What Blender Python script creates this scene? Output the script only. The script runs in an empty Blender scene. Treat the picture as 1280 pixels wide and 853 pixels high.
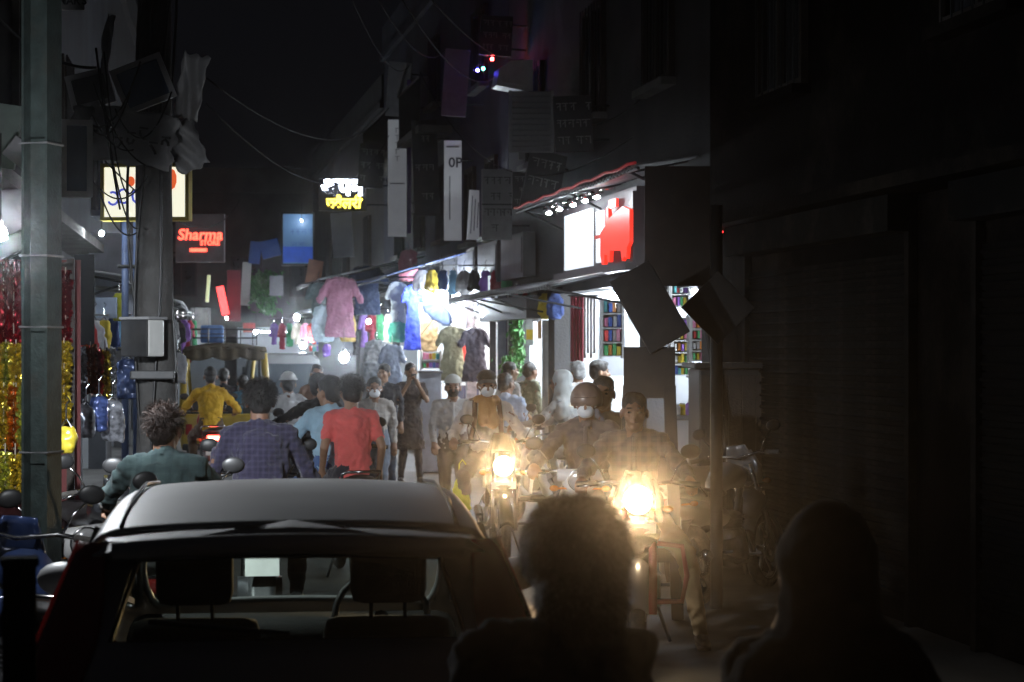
import bpy, bmesh, math, random
from mathutils import Vector, Matrix, Euler
random.seed(7)
R = math.radians
scene = bpy.context.scene
col = scene.collection

# ------------------------------------------------------------------ camera, sky, exposure
YAW = R(8.0)            # the camera looks 8 degrees right of the street's own direction
EYE = 1.9
FPX = 2500.0
cam_data = bpy.data.cameras.new('camera')
cam = bpy.data.objects.new('camera', cam_data)
col.objects.link(cam)
cam.location = (0, 0, EYE)
cam.rotation_euler = (R(90), 0, -YAW)
cam_data.sensor_width = 36.0
cam_data.lens = FPX / 1280 * 36.0
cam_data.shift_y = 9.5 / 1280
cam_data.clip_start = 0.05
cam_data.clip_end = 400
cam_data.dof.use_dof = True
cam_data.dof.focus_distance = 12.5
cam_data.dof.aperture_fstop = 5.0
scene.camera = cam

world = bpy.data.worlds.new('World')
scene.world = world
world.use_nodes = True
wn = world.node_tree
bg = wn.nodes['Background']
bg.inputs['Color'].default_value = (0.75, 0.78, 1.0, 1)
bg.inputs['Strength'].default_value = 0.0035      # night sky, no sun

vs = scene.view_settings
vs.view_transform = 'Standard'
vs.look = 'None'
vs.gamma = 1
vs.exposure = 0.0
vs.use_curve_mapping = False
cy = scene.cycles
cy.use_denoising = True
try:
    cy.denoiser = 'OPENIMAGEDENOISE'
except Exception:
    pass
cy.max_bounces = 5
cy.diffuse_bounces = 3
cy.glossy_bounces = 3
cy.transmission_bounces = 4
cy.transparent_max_bounces = 12
cy.volume_bounces = 0
cy.sample_clamp_indirect = 3.0
cy.sample_clamp_direct = 0.0
cy.caustics_reflective = False
cy.caustics_refractive = False
cy.use_adaptive_sampling = True
cy.adaptive_threshold = 0.02

def P(px, py, d):
    """a point seen at photo pixel (px, py) at depth d metres"""
    xc = (px - 640) / FPX * d
    z = EYE - (py - 436) / FPX * d
    return Vector((xc * math.cos(YAW) + d * math.sin(YAW), -xc * math.sin(YAW) + d * math.cos(YAW), z))

def G(px, d):
    p = P(px, 436, d)
    return Vector((p.x, p.y, 0))

# ------------------------------------------------------------------ materials
MATS = {}
def mat(name, c, rough=0.6, metal=0.0, var=0.25, scale=6.0, bump=0.0, bscale=60.0, coat=0.0, sheen=0.0, emit=None, es=0.0, dirt=0.0, spec=0.5, alpha=None):
    if name in MATS:
        return MATS[name]
    m = bpy.data.materials.new(name)
    m.use_nodes = True
    nt = m.node_tree
    b = nt.nodes['Principled BSDF']
    b.inputs['Roughness'].default_value = rough
    b.inputs['Metallic'].default_value = metal
    b.inputs['Specular IOR Level'].default_value = spec
    if coat: b.inputs['Coat Weight'].default_value = coat; b.inputs['Coat Roughness'].default_value = 0.12
    if sheen: b.inputs['Sheen Weight'].default_value = sheen
    tc = nt.nodes.new('ShaderNodeTexCoord')
    n1 = nt.nodes.new('ShaderNodeTexNoise'); n1.inputs['Scale'].default_value = scale; n1.inputs['Detail'].default_value = 6
    nt.links.new(tc.outputs['Object'], n1.inputs['Vector'])
    rmp = nt.nodes.new('ShaderNodeValToRGB')
    lo = [max(0, x * (1 - var)) for x in c[:3]]; hi = [min(1, x * (1 + var)) for x in c[:3]]
    rmp.color_ramp.elements[0].position = 0.3; rmp.color_ramp.elements[1].position = 0.72
    rmp.color_ramp.elements[0].color = (*lo, 1); rmp.color_ramp.elements[1].color = (*hi, 1)
    nt.links.new(n1.outputs['Fac'], rmp.inputs['Fac'])
    out = rmp.outputs['Color']
    if dirt:
        n2 = nt.nodes.new('ShaderNodeTexNoise'); n2.inputs['Scale'].default_value = scale * 0.35; n2.inputs['Detail'].default_value = 9; n2.inputs['Roughness'].default_value = 0.7
        nt.links.new(tc.outputs['Object'], n2.inputs['Vector'])
        r2 = nt.nodes.new('ShaderNodeValToRGB'); r2.color_ramp.elements[0].position = 0.5; r2.color_ramp.elements[1].position = 0.7
        nt.links.new(n2.outputs['Fac'], r2.inputs['Fac'])
        mul = nt.nodes.new('ShaderNodeMath'); mul.operation = 'MULTIPLY'; mul.inputs[1].default_value = dirt
        nt.links.new(r2.outputs['Color'], mul.inputs[0])
        mx = nt.nodes.new('ShaderNodeMix'); mx.data_type = 'RGBA'
        nt.links.new(mul.outputs[0], mx.inputs[0]); nt.links.new(out, mx.inputs[6])
        mx.inputs[7].default_value = (0.06, 0.05, 0.04, 1)
        out = mx.outputs[2]
    nt.links.new(out, b.inputs['Base Color'])
    if bump:
        n3 = nt.nodes.new('ShaderNodeTexNoise'); n3.inputs['Scale'].default_value = bscale; n3.inputs['Detail'].default_value = 5
        nt.links.new(tc.outputs['Object'], n3.inputs['Vector'])
        bp = nt.nodes.new('ShaderNodeBump'); bp.inputs['Strength'].default_value = bump; bp.inputs['Distance'].default_value = 0.02
        nt.links.new(n3.outputs['Fac'], bp.inputs['Height']); nt.links.new(bp.outputs['Normal'], b.inputs['Normal'])
    if emit:
        b.inputs['Emission Color'].default_value = (*emit, 1); b.inputs['Emission Strength'].default_value = es
    if alpha is not None:
        b.inputs['Alpha'].default_value = alpha
    MATS[name] = m
    return m

def glass(name, tint=(0.6, 0.66, 0.62), gloss=0.05):
    if name in MATS: return MATS[name]
    m = bpy.data.materials.new(name); m.use_nodes = True
    nt = m.node_tree; nt.nodes.clear()
    o = nt.nodes.new('ShaderNodeOutputMaterial')
    t = nt.nodes.new('ShaderNodeBsdfTransparent'); t.inputs['Color'].default_value = (*tint, 1)
    g = nt.nodes.new('ShaderNodeBsdfGlossy'); g.inputs['Roughness'].default_value = gloss
    fr = nt.nodes.new('ShaderNodeFresnel'); fr.inputs['IOR'].default_value = 1.45
    nz = nt.nodes.new('ShaderNodeTexNoise'); nz.inputs['Scale'].default_value = 9
    r = nt.nodes.new('ShaderNodeMath'); r.operation = 'MULTIPLY'; r.inputs[1].default_value = 0.12
    nt.links.new(nz.outputs['Fac'], r.inputs[0]); nt.links.new(r.outputs[0], g.inputs['Roughness'])
    mx = nt.nodes.new('ShaderNodeMixShader')
    nt.links.new(fr.outputs[0], mx.inputs[0]); nt.links.new(t.outputs[0], mx.inputs[1]); nt.links.new(g.outputs[0], mx.inputs[2])
    nt.links.new(mx.outputs[0], o.inputs['Surface'])
    MATS[name] = m
    return m

def lamp(name, c, s):
    return mat(name, tuple(x * 0.55 for x in c), 0.4, var=0.02, emit=c, es=s)

def cloth(name, c, var=0.18, check=None):
    if check and 'cloth_' + name not in MATS:
        m = cloth(name, c, var); nt = m.node_tree; b = nt.nodes['Principled BSDF']; src = b.inputs['Base Color'].links[0].from_socket
        tc = [n for n in nt.nodes if n.type == 'TEX_COORD'][0]
        for d_ in ('X', 'Z'):
            w = nt.nodes.new('ShaderNodeTexWave'); w.bands_direction = d_; w.inputs['Scale'].default_value = check[0]; w.inputs['Distortion'].default_value = 1.5; w.inputs['Detail Scale'].default_value = 1.0
            nt.links.new(tc.outputs['Object'], w.inputs['Vector'])
            r = nt.nodes.new('ShaderNodeValToRGB'); r.color_ramp.elements[0].position = .62; r.color_ramp.elements[1].position = .72; nt.links.new(w.outputs['Fac'], r.inputs['Fac'])
            k = nt.nodes.new('ShaderNodeMath'); k.operation = 'MULTIPLY'; k.inputs[1].default_value = .24; nt.links.new(r.outputs['Color'], k.inputs[0])
            mx = nt.nodes.new('ShaderNodeMix'); mx.data_type = 'RGBA'; nt.links.new(k.outputs[0], mx.inputs[0]); nt.links.new(src, mx.inputs[6]); mx.inputs[7].default_value = (*check[1], 1); src = mx.outputs[2]
        nt.links.new(src, b.inputs['Base Color']); return m
    return mat('cloth_' + name, c, 0.9, var=var, scale=5, bump=0.35, bscale=240, sheen=0.15, spec=0.2)

# ------------------------------------------------------------------ mesh builder
class MB:
    def __init__(s): s.v = []; s.f = []; s.m = []; s.mi = 0
    def add(s, vs_, fs):
        o = len(s.v); s.v += [tuple(v) for v in vs_]; s.f += [tuple(i + o for i in f) for f in fs]; s.m += [s.mi] * len(fs)
        return s
    def box(s, c, size, rot=None, taper=1.0):
        hx, hy, hz = size[0] / 2, size[1] / 2, size[2] / 2
        vs_ = []
        for z in (-1, 1):
            t = taper if z > 0 else 1.0
            for x, y in ((-1, -1), (1, -1), (1, 1), (-1, 1)):
                vs_.append(Vector((x * hx * t, y * hy * t, z * hz)))
        if rot is not None:
            mr = Euler(rot).to_matrix() if not isinstance(rot, Matrix) else rot
            vs_ = [mr @ v for v in vs_]
        c = Vector(c)
        return s.add([v + c for v in vs_], [(3, 2, 1, 0), (4, 5, 6, 7), (0, 1, 5, 4), (1, 2, 6, 5), (2, 3, 7, 6), (3, 0, 4, 7)])
    def bb(s, x0, x1, y0, y1, z0, z1):
        return s.box(((x0 + x1) / 2, (y0 + y1) / 2, (z0 + z1) / 2), (x1 - x0, y1 - y0, z1 - z0))
    def bev(s, c, size, b=0.01, rot=None):
        """bevelled box"""
        bm = bmesh.new(); bmesh.ops.create_cube(bm, size=1.0)
        for v in bm.verts: v.co = Vector((v.co.x * size[0], v.co.y * size[1], v.co.z * size[2]))
        bmesh.ops.bevel(bm, geom=list(bm.edges), offset=min(b, min(size) * 0.45), segments=2, affect='EDGES', profile=0.6)
        mr = Euler(rot).to_matrix() if rot is not None and not isinstance(rot, Matrix) else (rot if rot is not None else Matrix.Identity(3))
        c = Vector(c); bm.verts.index_update()
        s.add([mr @ v.co + c for v in bm.verts], [[v.index for v in f.verts] for f in bm.faces]); bm.free()
        return s
    def tube(s, pts, rad, n=8, caps=True, ry=None, closed=False):
        pts = [Vector(p) for p in pts]
        if not hasattr(rad, '__len__'): rad = [rad] * len(pts)
        rings = []; N = len(pts); up = None
        for i, p in enumerate(pts):
            if closed: t = pts[(i + 1) % N] - pts[(i - 1) % N]
            else: t = (pts[min(i + 1, N - 1)] - pts[max(i - 1, 0)])
            if t.length < 1e-9: t = Vector((0, 0, 1))
            t.normalize()
            if up is None:
                up = Vector((1, 0, 0)) if abs(t.x) < 0.9 else Vector((0, 1, 0))
            a = (up - t * up.dot(t))
            if a.length < 1e-6: a = t.orthogonal()
            a.normalize(); b = t.cross(a); up = a
            r = rad[i]; r2 = r if ry is None else (ry[i] if hasattr(ry, '__len__') else ry)
            rings.append([p + a * (r * math.cos(2 * math.pi * k / n)) + b * (r2 * math.sin(2 * math.pi * k / n)) for k in range(n)])
        vs_ = [v for r in rings for v in r]; fs = []
        M = N if closed else N - 1
        for i in range(M):
            j = (i + 1) % N
            for k in range(n):
                l = (k + 1) % n
                fs.append((i * n + k, i * n + l, j * n + l, j * n + k))
        if caps and not closed:
            fs.append(tuple(reversed(range(n)))); fs.append(tuple((N - 1) * n + k for k in range(n)))
        return s.add(vs_, fs)
    def cap(s, a, b, ra, rb, n=10):
        """capsule, tapered"""
        a = Vector(a); b = Vector(b); t = (b - a)
        L = t.length
        if L < 1e-6: return s.ball(a, (ra, ra, ra))
        t.normalize()
        pts = []; rr = []
        for k in (0.97, 0.75, 0.4, 0): pts.append(a - t * ra * k); rr.append(ra * math.sqrt(max(0.01, 1 - k * k)))
        for k in (0, 0.4, 0.75, 0.97): pts.append(b + t * rb * k); rr.append(rb * math.sqrt(max(0.01, 1 - k * k)))
        return s.tube(pts, rr, n)
    def ball(s, c, r, n=14, m=9, rot=None, zmin=-1.0):
        if not hasattr(r, '__len__'): r = (r, r, r)
        vs_ = []; fs = []
        t0 = math.asin(max(-1, zmin))
        for i in range(m + 1):
            th = t0 + (math.pi / 2 - t0) * i / m
            for k in range(n):
                ph = 2 * math.pi * k / n
                vs_.append(Vector((r[0] * math.cos(th) * math.cos(ph), r[1] * math.cos(th) * math.sin(ph), r[2] * math.sin(th))))
        for i in range(m):
            for k in range(n):
                l = (k + 1) % n
                fs.append((i * n + k, i * n + l, (i + 1) * n + l, (i + 1) * n + k))
        fs.append(tuple(reversed(range(n))))
        fs.append(tuple(m * n + k for k in range(n)))
        c = Vector(c)
        if rot is not None:
            mr = Euler(rot).to_matrix() if not isinstance(rot, Matrix) else rot
            vs_ = [mr @ v for v in vs_]
        return s.add([v + c for v in vs_], fs)
    def lathe(s, prof, c=(0, 0, 0), n=20, axis='Z', closed=False):
        """prof: (radius, height)"""
        c = Vector(c); vs_ = []; fs = []; N = len(prof)
        for r, h in prof:
            for k in range(n):
                a = 2 * math.pi * k / n; x, y = r * math.cos(a), r * math.sin(a)
                v = {'Z': (x, y, h), 'X': (h, x, y), 'Y': (x, -h, y)}[axis] if axis != 'Y' else (y, h, x)
                vs_.append(c + Vector(v))
        for i in range(N if closed else N - 1):
            j = (i + 1) % N
            for k in range(n):
                l = (k + 1) % n
                fs.append((i * n + k, i * n + l, j * n + l, j * n + k))
        if not closed:
            if prof[0][0] > 1e-5: fs.append(tuple(reversed(range(n))))
            if prof[-1][0] > 1e-5: fs.append(tuple((N - 1) * n + k for k in range(n)))
        return s.add(vs_, fs)
    def prism(s, poly, y0, y1):
        """polygon in x,z extruded along y"""
        n = len(poly)
        vs_ = [(x, y0, z) for x, z in poly] + [(x, y1, z) for x, z in poly]
        fs = [tuple(range(n)), tuple(reversed(range(n, 2 * n)))] + [(i, i + n, (i + 1) % n + n, (i + 1) % n) for i in range(n)]
        return s.add(vs_, fs)
    def grid(s, fn, nu, nv):
        o = [fn(i / nu, j / nv) for j in range(nv + 1) for i in range(nu + 1)]
        fs = [(j * (nu + 1) + i, j * (nu + 1) + i + 1, (j + 1) * (nu + 1) + i + 1, (j + 1) * (nu + 1) + i) for j in range(nv) for i in range(nu)]
        return s.add(o, fs)
    def mesh(s, name, mats, smooth=False):
        me = bpy.data.meshes.new(name); me.from_pydata(s.v, [], s.f); me.update()
        if not isinstance(mats, (list, tuple)): mats = [mats]
        for m in mats: me.materials.append(m)
        if len(mats) > 1: me.polygons.foreach_set('material_index', s.m)
        bm = bmesh.new(); bm.from_mesh(me); bmesh.ops.recalc_face_normals(bm, faces=bm.faces); bm.to_mesh(me); bm.free()
        if smooth: me.polygons.foreach_set('use_smooth', [True] * len(me.polygons))
        return me
    def build(s, name, mats, parent=None, smooth=False, loc=None, rot=None):
        o = bpy.data.objects.new(name, s.mesh(name, mats, smooth)); col.objects.link(o)
        if parent: o.parent = parent
        if loc is not None: o.location = loc
        if rot is not None: o.rotation_euler = rot
        return o

def autosmooth(o, ang=40):
    me = o.data
    bm = bmesh.new(); bm.from_mesh(me)
    for f in bm.faces: f.smooth = True
    for e in bm.edges:
        if len(e.link_faces) == 2: e.smooth = e.calc_face_angle(0) < R(ang)
    bm.to_mesh(me); bm.free()
    return o

def tag(o, label=None, cat=None, group=None, kind=None):
    if label: o['label'] = label
    if cat: o['category'] = cat
    if group: o['group'] = group
    if kind: o['kind'] = kind
    return o

def thing(name, label, cat, loc=(0, 0, 0), rz=0.0, group=None, rot=None):
    o = bpy.data.objects.new(name, None); col.objects.link(o)
    o.empty_display_size = 0.2
    o.location = loc; o.rotation_euler = rot if rot is not None else (0, 0, rz)
    return tag(o, label, cat, group)

def inst(src, name, parent=None, loc=None, rot=None, scale=None):
    o = src.copy(); o.name = name; col.objects.link(o)
    o.parent = parent
    if loc is not None: o.location = loc
    if rot is not None: o.rotation_euler = rot
    if scale is not None: o.scale = scale
    return o

def copy_tree(o, parent=None):
    c = o.copy(); col.objects.link(c); c.parent = parent
    for ch in list(o.children): copy_tree(ch, c)
    return c

FOLDS = []
for i_, sc_ in enumerate((0.10, 0.16, 0.07)):
    t_ = bpy.data.textures.new('folds', 'CLOUDS'); t_.noise_scale = sc_; t_.noise_depth = 3; FOLDS.append(t_)
CREASE = bpy.data.textures.new('creases', 'CLOUDS'); CREASE.noise_scale = .085; CREASE.noise_depth = 2; CREASE.noise_type = 'HARD_NOISE'

def skin(o, voxel, smooth=3, fold=0.0, ftex=0, relief=None):
    m = o.modifiers.new('remesh', 'REMESH'); m.mode = 'VOXEL'; m.voxel_size = voxel; m.use_smooth_shade = True
    if smooth:
        m = o.modifiers.new('smooth', 'SMOOTH'); m.factor = 0.5; m.iterations = smooth
    if fold:
        m = o.modifiers.new('folds', 'DISPLACE'); m.texture = FOLDS[ftex]; m.strength = fold; m.mid_level = 0.5; m.texture_coords = 'GLOBAL'
        if relief:
            m = o.modifiers.new('creases', 'DISPLACE'); m.texture = CREASE; m.strength = relief; m.mid_level = .45; m.texture_coords = 'GLOBAL'
    return o

def text_mesh(body, size, extr=0.004, shear=0.0, bold=0.0):
    cu = bpy.data.curves.new('lettering', 'FONT'); cu.body = body; cu.size = size; cu.extrude = extr; cu.shear = shear
    cu.offset = bold; cu.align_x = 'CENTER'; cu.align_y = 'CENTER'; cu.resolution_u = 3
    ob = bpy.data.objects.new('lettering', cu); col.objects.link(ob)
    dg = bpy.context.evaluated_depsgraph_get()
    me = bpy.data.meshes.new_from_object(ob.evaluated_get(dg), depsgraph=dg)
    bpy.data.objects.remove(ob); bpy.data.curves.remove(cu)
    return me

def lettering(body, size, m, parent, loc, rot=(math.pi / 2, 0, 0), extr=0.004, shear=0.0, bold=0.0, cut=None, name='lettering'):
    me = text_mesh(body, size, extr, shear, bold)
    if cut:
        bm = bmesh.new(); bm.from_mesh(me)
        xs = [v.co.x for v in bm.verts]; x0, x1 = min(xs), max(xs)
        bmesh.ops.bisect_plane(bm, geom=bm.verts[:] + bm.edges[:] + bm.faces[:], plane_co=(x0 + (x1 - x0) * cut, 0, 0), plane_no=(1, 0, 0), clear_outer=True)
        bm.to_mesh(me); bm.free()
    me.materials.clear(); me.materials.append(m)
    o = bpy.data.objects.new(name, me); col.objects.link(o); o.parent = parent; o.location = loc; o.rotation_euler = rot
    return o
# ------------------------------------------------------------------ people
SKIN = [mat('skin_brown', (0.22, 0.115, 0.07), 0.55, var=0.12, scale=20, bump=0.08, bscale=300),
        mat('skin_tan', (0.30, 0.17, 0.105), 0.55, var=0.12, scale=20, bump=0.08, bscale=300),
        mat('skin_dark', (0.14, 0.07, 0.042), 0.55, var=0.12, scale=20, bump=0.08, bscale=300)]
HAIRM = mat('hair_black', (0.012, 0.010, 0.009), 0.45, var=0.3, scale=40, bump=0.6, bscale=150)
HAIRB = mat('hair_brown', (0.026, 0.014, 0.010), 0.45, var=0.3, scale=40, bump=0.6, bscale=150)
HAIRG = mat('hair_grey', (0.28, 0.28, 0.28), 0.6, var=0.3, scale=40, bump=0.6, bscale=150)
EYEM = mat('eye_dark', (0.01, 0.008, 0.007), 0.15, var=0.1)
SHOE = mat('shoe_dark', (0.03, 0.026, 0.024), 0.6, var=0.3, scale=20)
SANDAL = mat('sandal_brown', (0.09, 0.05, 0.03), 0.7, var=0.3, scale=20)

def lerp(a, b, t): return a + (b - a) * t

def joints(pose):
    J = dict(pel=(0, 0, .95), waist=(0, .0, 1.08), chest=(0, .01, 1.27), nb=(0, 0, 1.43), head=(0, .03, 1.585), hip=.095,
             sho=.166)
    L = dict(elb=(-.235, -.02, 1.13), wri=(-.24, .07, .89)); Rr = dict(elb=(.235, -.02, 1.13), wri=(.24, .07, .89))
    lL = dict(kn=(-.105, .03, .51), an=(-.11, -.01, .09)); lR = dict(kn=(.105, .03, .51), an=(.11, -.01, .09))
    if pose == 'walk':
        lL = dict(kn=(-.09, .16, .52), an=(-.09, .20, .10)); lR = dict(kn=(.09, .06, .50), an=(.09, -.24, .15))
        L = dict(elb=(-.23, -.10, 1.14), wri=(-.24, -.06, .90)); Rr = dict(elb=(.23, .04, 1.13), wri=(.22, .22, .95))
    if pose in ('ride', 'pillion'):
        J.update(pel=(0, -.16, .90), waist=(0, -.15, 1.02), chest=(0, -.08, 1.22), nb=(0, -.04, 1.385), head=(0, .0, 1.535))
        L = dict(elb=(-.31, .14, 1.13), wri=(-.335, .38, 1.075)); Rr = dict(elb=(.31, .14, 1.13), wri=(.335, .38, 1.075))
        lL = dict(kn=(-.23, .22, .75), an=(-.21, .06, .37)); lR = dict(kn=(.23, .22, .75), an=(.21, .06, .37))
        if pose == 'pillion':
            L = dict(elb=(-.235, -.16, 1.10), wri=(-.235, .02, .88)); Rr = dict(elb=(.235, -.16, 1.10), wri=(.235, .02, .88))
            lL['an'] = (-.24, .02, .42); lR['an'] = (.24, .02, .42)
    if pose == 'sit':
        J.update(pel=(0, -.05, .62), waist=(0, -.06, .74), chest=(0, -.05, .95), nb=(0, -.04, 1.11), head=(0, -.01, 1.265))
        L = dict(elb=(-.23, .04, .82), wri=(-.16, .28, .72)); Rr = dict(elb=(.23, .04, .82), wri=(.16, .28, .72))
        lL = dict(kn=(-.14, .38, .62), an=(-.14, .36, .2)); lR = dict(kn=(.14, .38, .62), an=(.14, .36, .2))
    if pose == 'phone':
        Rr = dict(elb=(.22, .16, 1.16), wri=(.07, .24, 1.44)); L = dict(elb=(-.21, .16, 1.18), wri=(-.06, .25, 1.42))
        lL['an'] = (-.14, 0, .09); lR['an'] = (.14, 0, .09)
    return J, L, Rr, lL, lR

def strands(mb, c, r, n, length, droop=0.35, width=0.0016, seed=1, zcut=-0.55, back=True):
    rd = random.Random(seed)
    for _ in range(n):
        while True:
            v = Vector((rd.gauss(0, 1), rd.gauss(0, 1), rd.gauss(0, 1))).normalized()
            if v.z > zcut and not (v.y > 0.75 and v.z < 0.35): break
        p = Vector((c[0] + v.x * r[0], c[1] + v.y * r[1], c[2] + v.z * r[2]))
        flow = Vector((v.x * .2 + rd.gauss(0, .35), -.5 * max(v.z, 0) + rd.gauss(0, .35), -1.0 + rd.gauss(0, .25)))
        flow = (flow - v * flow.dot(v) * .85).normalized()
        L = length * rd.uniform(.5, 1.25)
        d1 = (v * (1 - droop) + flow * droop + Vector((rd.gauss(0, .25), rd.gauss(0, .25), rd.gauss(0, .25)))).normalized()
        p1 = p + d1 * L * .5; p2 = p1 + (d1 * .45 + flow * .8).normalized() * L * .5
        sd = d1.cross(v + Vector((.01, .02, 0))).normalized() * width
        o = len(mb.v)
        mb.v += [tuple(p - v * .012 - sd), tuple(p - v * .012 + sd), tuple(p1 - sd * .8), tuple(p1 + sd * .8), tuple(p2)]
        mb.f += [(o, o + 1, o + 3, o + 2), (o + 2, o + 3, o + 4)]; mb.m += [0, 0]

def person(label, loc, face, pose='stand', top=None, shirt=None, trousers=None, skinm=0, hair='short', hairm=None, sleeves='long', size=1.0,
           lean=0.0, yaw=0.0, pitch=0.0, mask=None, cap=None, scarf=None, hood=None, long_shirt=0.0, shoes=None, pose_fix=None, voxel=0.011,
           belly=1.0, group=None, extra=None, hairstrands=0, straps=None, beard=False, roll=0.0, collar=False):
    """face: heading in degrees, 0 looks away down the street, 180 looks at the camera"""
    root = thing('person', label, 'person', loc, R(face), group)
    J, L, Rr, lL, lR = joints(pose)
    if pose_fix:
        for k, v in pose_fix.items():
            a, b = k.split('.') if '.' in k else (None, k)
            if a: {'L': L, 'R': Rr, 'lL': lL, 'lR': lR}[a][b] = v
            else: J[b] = v
    headtop = J['head'][2] + .125
    k = 1.0
    hz = J['pel'][2] if pose in ('ride', 'pillion', 'sit') else 0.0
    if top: k = (top - hz) / (headtop - hz)
    def S(p, arm=True):
        p = Vector(p)
        if hz:
            z = p.z if p.z < hz else hz + (p.z - hz) * k
            return Vector((p.x * size, p.y * size, z))
        return Vector((p.x * k * size, p.y * k * size, p.z * k))
    def A(p): return S(p) if hz == 0 or pose == 'sit' else Vector(p) if pose == 'ride' else S(p)
    pel, waist, chest, nb, head = [S(J[n]) for n in ('pel', 'waist', 'chest', 'nb', 'head')]
    sh = J['sho'] * size; hip = J['hip'] * size
    upv = (nb - chest).normalized()
    shc = nb - upv * .045 * k
    q = size
    def torso(mb, g, low=0.0, w=1.0):
        pts = [pel - (waist - pel).normalized() * (.07 + low), pel, waist, lerp(waist, chest, .6), chest, lerp(chest, nb, .55), nb - upv * .03]
        rx = [.150 + .1 * low, .155, .138 * belly, .150, .163, .158, .082]
        ry = [.105 + .1 * low, .112, .105 * belly * belly, .112, .117, .10, .07]
        mb.tube(pts, [r * q * w + g for r in rx], 18, ry=[r * q * w + g for r in ry])
        for s_ in (-1, 1): mb.cap(shc + Vector((s_ * .06, 0, .02 * k)), shc + Vector((s_ * sh, 0, -.012)), .05 * q + g, .058 * q + g)
    def arms(mb, g, fore=True, part=1.0):
        for s_, a in ((-1, L), (1, Rr)):
            s0 = shc + Vector((s_ * sh, 0, -.015)); e = A(a['elb']); w_ = A(a['wri'])
            mb.cap(s0, lerp(s0, e, part), .054 * q + g, (.043 if part == 1 else .048) * q + g)
            if fore: mb.cap(e, lerp(e, w_, .93), .042 * q + g, .031 * q + g)
    def legs(mb, g, shin=True):
        for s_, l in ((-1, lL), (1, lR)):
            h = pel + Vector((s_ * hip, 0, -.03)); kn = S(l['kn']); an = S(l['an'])
            mb.cap(h, kn, .085 * q + g, .058 * q + g)
            m_ = lerp(kn, an, .35); mb.cap(kn, m_ + Vector((0, -.012, 0)), .056 * q + g, .054 * q + g); mb.cap(m_ + Vector((0, -.012, 0)), an, .053 * q + g, .036 * q + g * 1.4)
    # head frame
    HM = Euler((R(pitch), R(roll), R(yaw))).to_matrix()
    hs = 1.05
    def H(x, y, z): return head + HM @ Vector((x, y, z)) * hs
    def Hb(mb, c, r): mb.ball(H(*c), r, rot=HM)
    # body: one continuous surface
    b = MB(); torso(b, -.012, w=.97); arms(b, -.006); legs(b, -.008)
    b.cap(nb - upv * .04, H(0, -.01, -.05), .062 * q, .056 * q)
    Hb(b, (0, -.012, .03), (.076, .094, .09)); Hb(b, (0, .028, -.03), (.063, .066, .09)); Hb(b, (0, .055, -.092), (.036, .032, .026))
    for s_ in (-1, 1):
        Hb(b, (s_ * .038, .062, -.03), (.026, .028, .03)); Hb(b, (s_ * .079, -.008, -.012), (.013, .024, .034))
    b.cap(H(0, .09, .005), H(0, .112, -.034), .009, .017, 8); b.cap(H(-.036, .082, .020), H(.036, .082, .020), .013, .013, 8)
    b.cap(H(-.02, .089, -.061), H(.02, .089, -.061), .009, .009, 8)
    for s_, a in ((-1, L), (1, Rr)):
        e = A(a['elb']); w_ = A(a['wri']); dr = (w_ - e).normalized()
        side = dr.cross(Vector((0, 0, 1)));
        side = side.normalized() if side.length > .1 else Vector((1, 0, 0))
        up_ = side.cross(dr)
        curl = 0.9 if pose in ('ride',) else .35
        b.cap(w_ - dr * .02, w_ + dr * .05, .031 * q, .036 * q)
        for i_ in range(4):
            o_ = side * (i_ - 1.5) * .022; ln = (.038, .044, .042, .033)[i_]
            p0 = w_ + dr * .065 + o_; p1 = p0 + (dr * (1 - curl * .6) - up_ * curl * .7).normalized() * ln
            p2 = p1 + (dr * (1 - curl * 1.5) - up_ * curl).normalized() * ln * .8
            b.cap(p0, p1, .0105, .0095, 6); b.cap(p1, p2, .0095, .0085, 6)
        t0 = w_ + dr * .02 - side * s_ * .028 * (1 if side.x * 1 > 0 else -1)
        inn = -side * s_ * (1 if side.x > 0 else -1)
        b.cap(t0, t0 + (dr * .7 + inn * .6 - up_ * .3).normalized() * .05, .013, .0105, 6)
    for s_, l in ((-1, lL), (1, lR)):
        an = S(l['an']); b.cap(an + Vector((0, -.03, -.045)), an + Vector((s_ * .02, .15, -.06)), .034, .028, 8)
    bo = b.build('body', SKIN[skinm], root); skin(bo, voxel, 2)
    # eyes and brows
    for s_ in (-1, 1):
        e = MB(); e.ball(H(s_ * .031, .0875, .0), (.0135, .009, .0075), 8, 5, rot=HM)
        e.ball(H(s_ * .032, .093, .026), (.021, .007, .005), 8, 5, rot=HM); e.build('eye', EYEM, root, True)
    e = MB(); e.ball(H(0, .0955, -.0615), (.022, .006, .004), 8, 5, rot=HM); e.build('lips', mat('lips', (.12, .045, .035), .5), root, True)
    hm = hairm or HAIRM
    if hair:
        h = MB()
        if hair == 'short':
            Hb(h, (0, -.022, .046), (.086, .100, .088)); Hb(h, (0, -.052, -.012), (.075, .062, .075))
        elif hair == 'full':
            Hb(h, (0, -.018, .052), (.096, .108, .092)); Hb(h, (0, -.052, -.005), (.086, .07, .085)); Hb(h, (0, .055, .085), (.07, .045, .035))
        elif hair == 'nape':
            Hb(h, (0, -.018, .050), (.092, .106, .092)); Hb(h, (0, -.050, -.03), (.088, .072, .10)); Hb(h, (0, -.045, -.09), (.078, .06, .08))
        elif hair == 'long':
            Hb(h, (0, -.022, .046), (.089, .102, .088)); Hb(h, (0, -.065, -.04), (.082, .06, .10)); h.cap(H(0, -.085, -.06), H(0, -.10, -.26), .05, .035)
        ho = h.build('hair', hm, root); skin(ho, .0095, 2, .03, 2)
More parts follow.
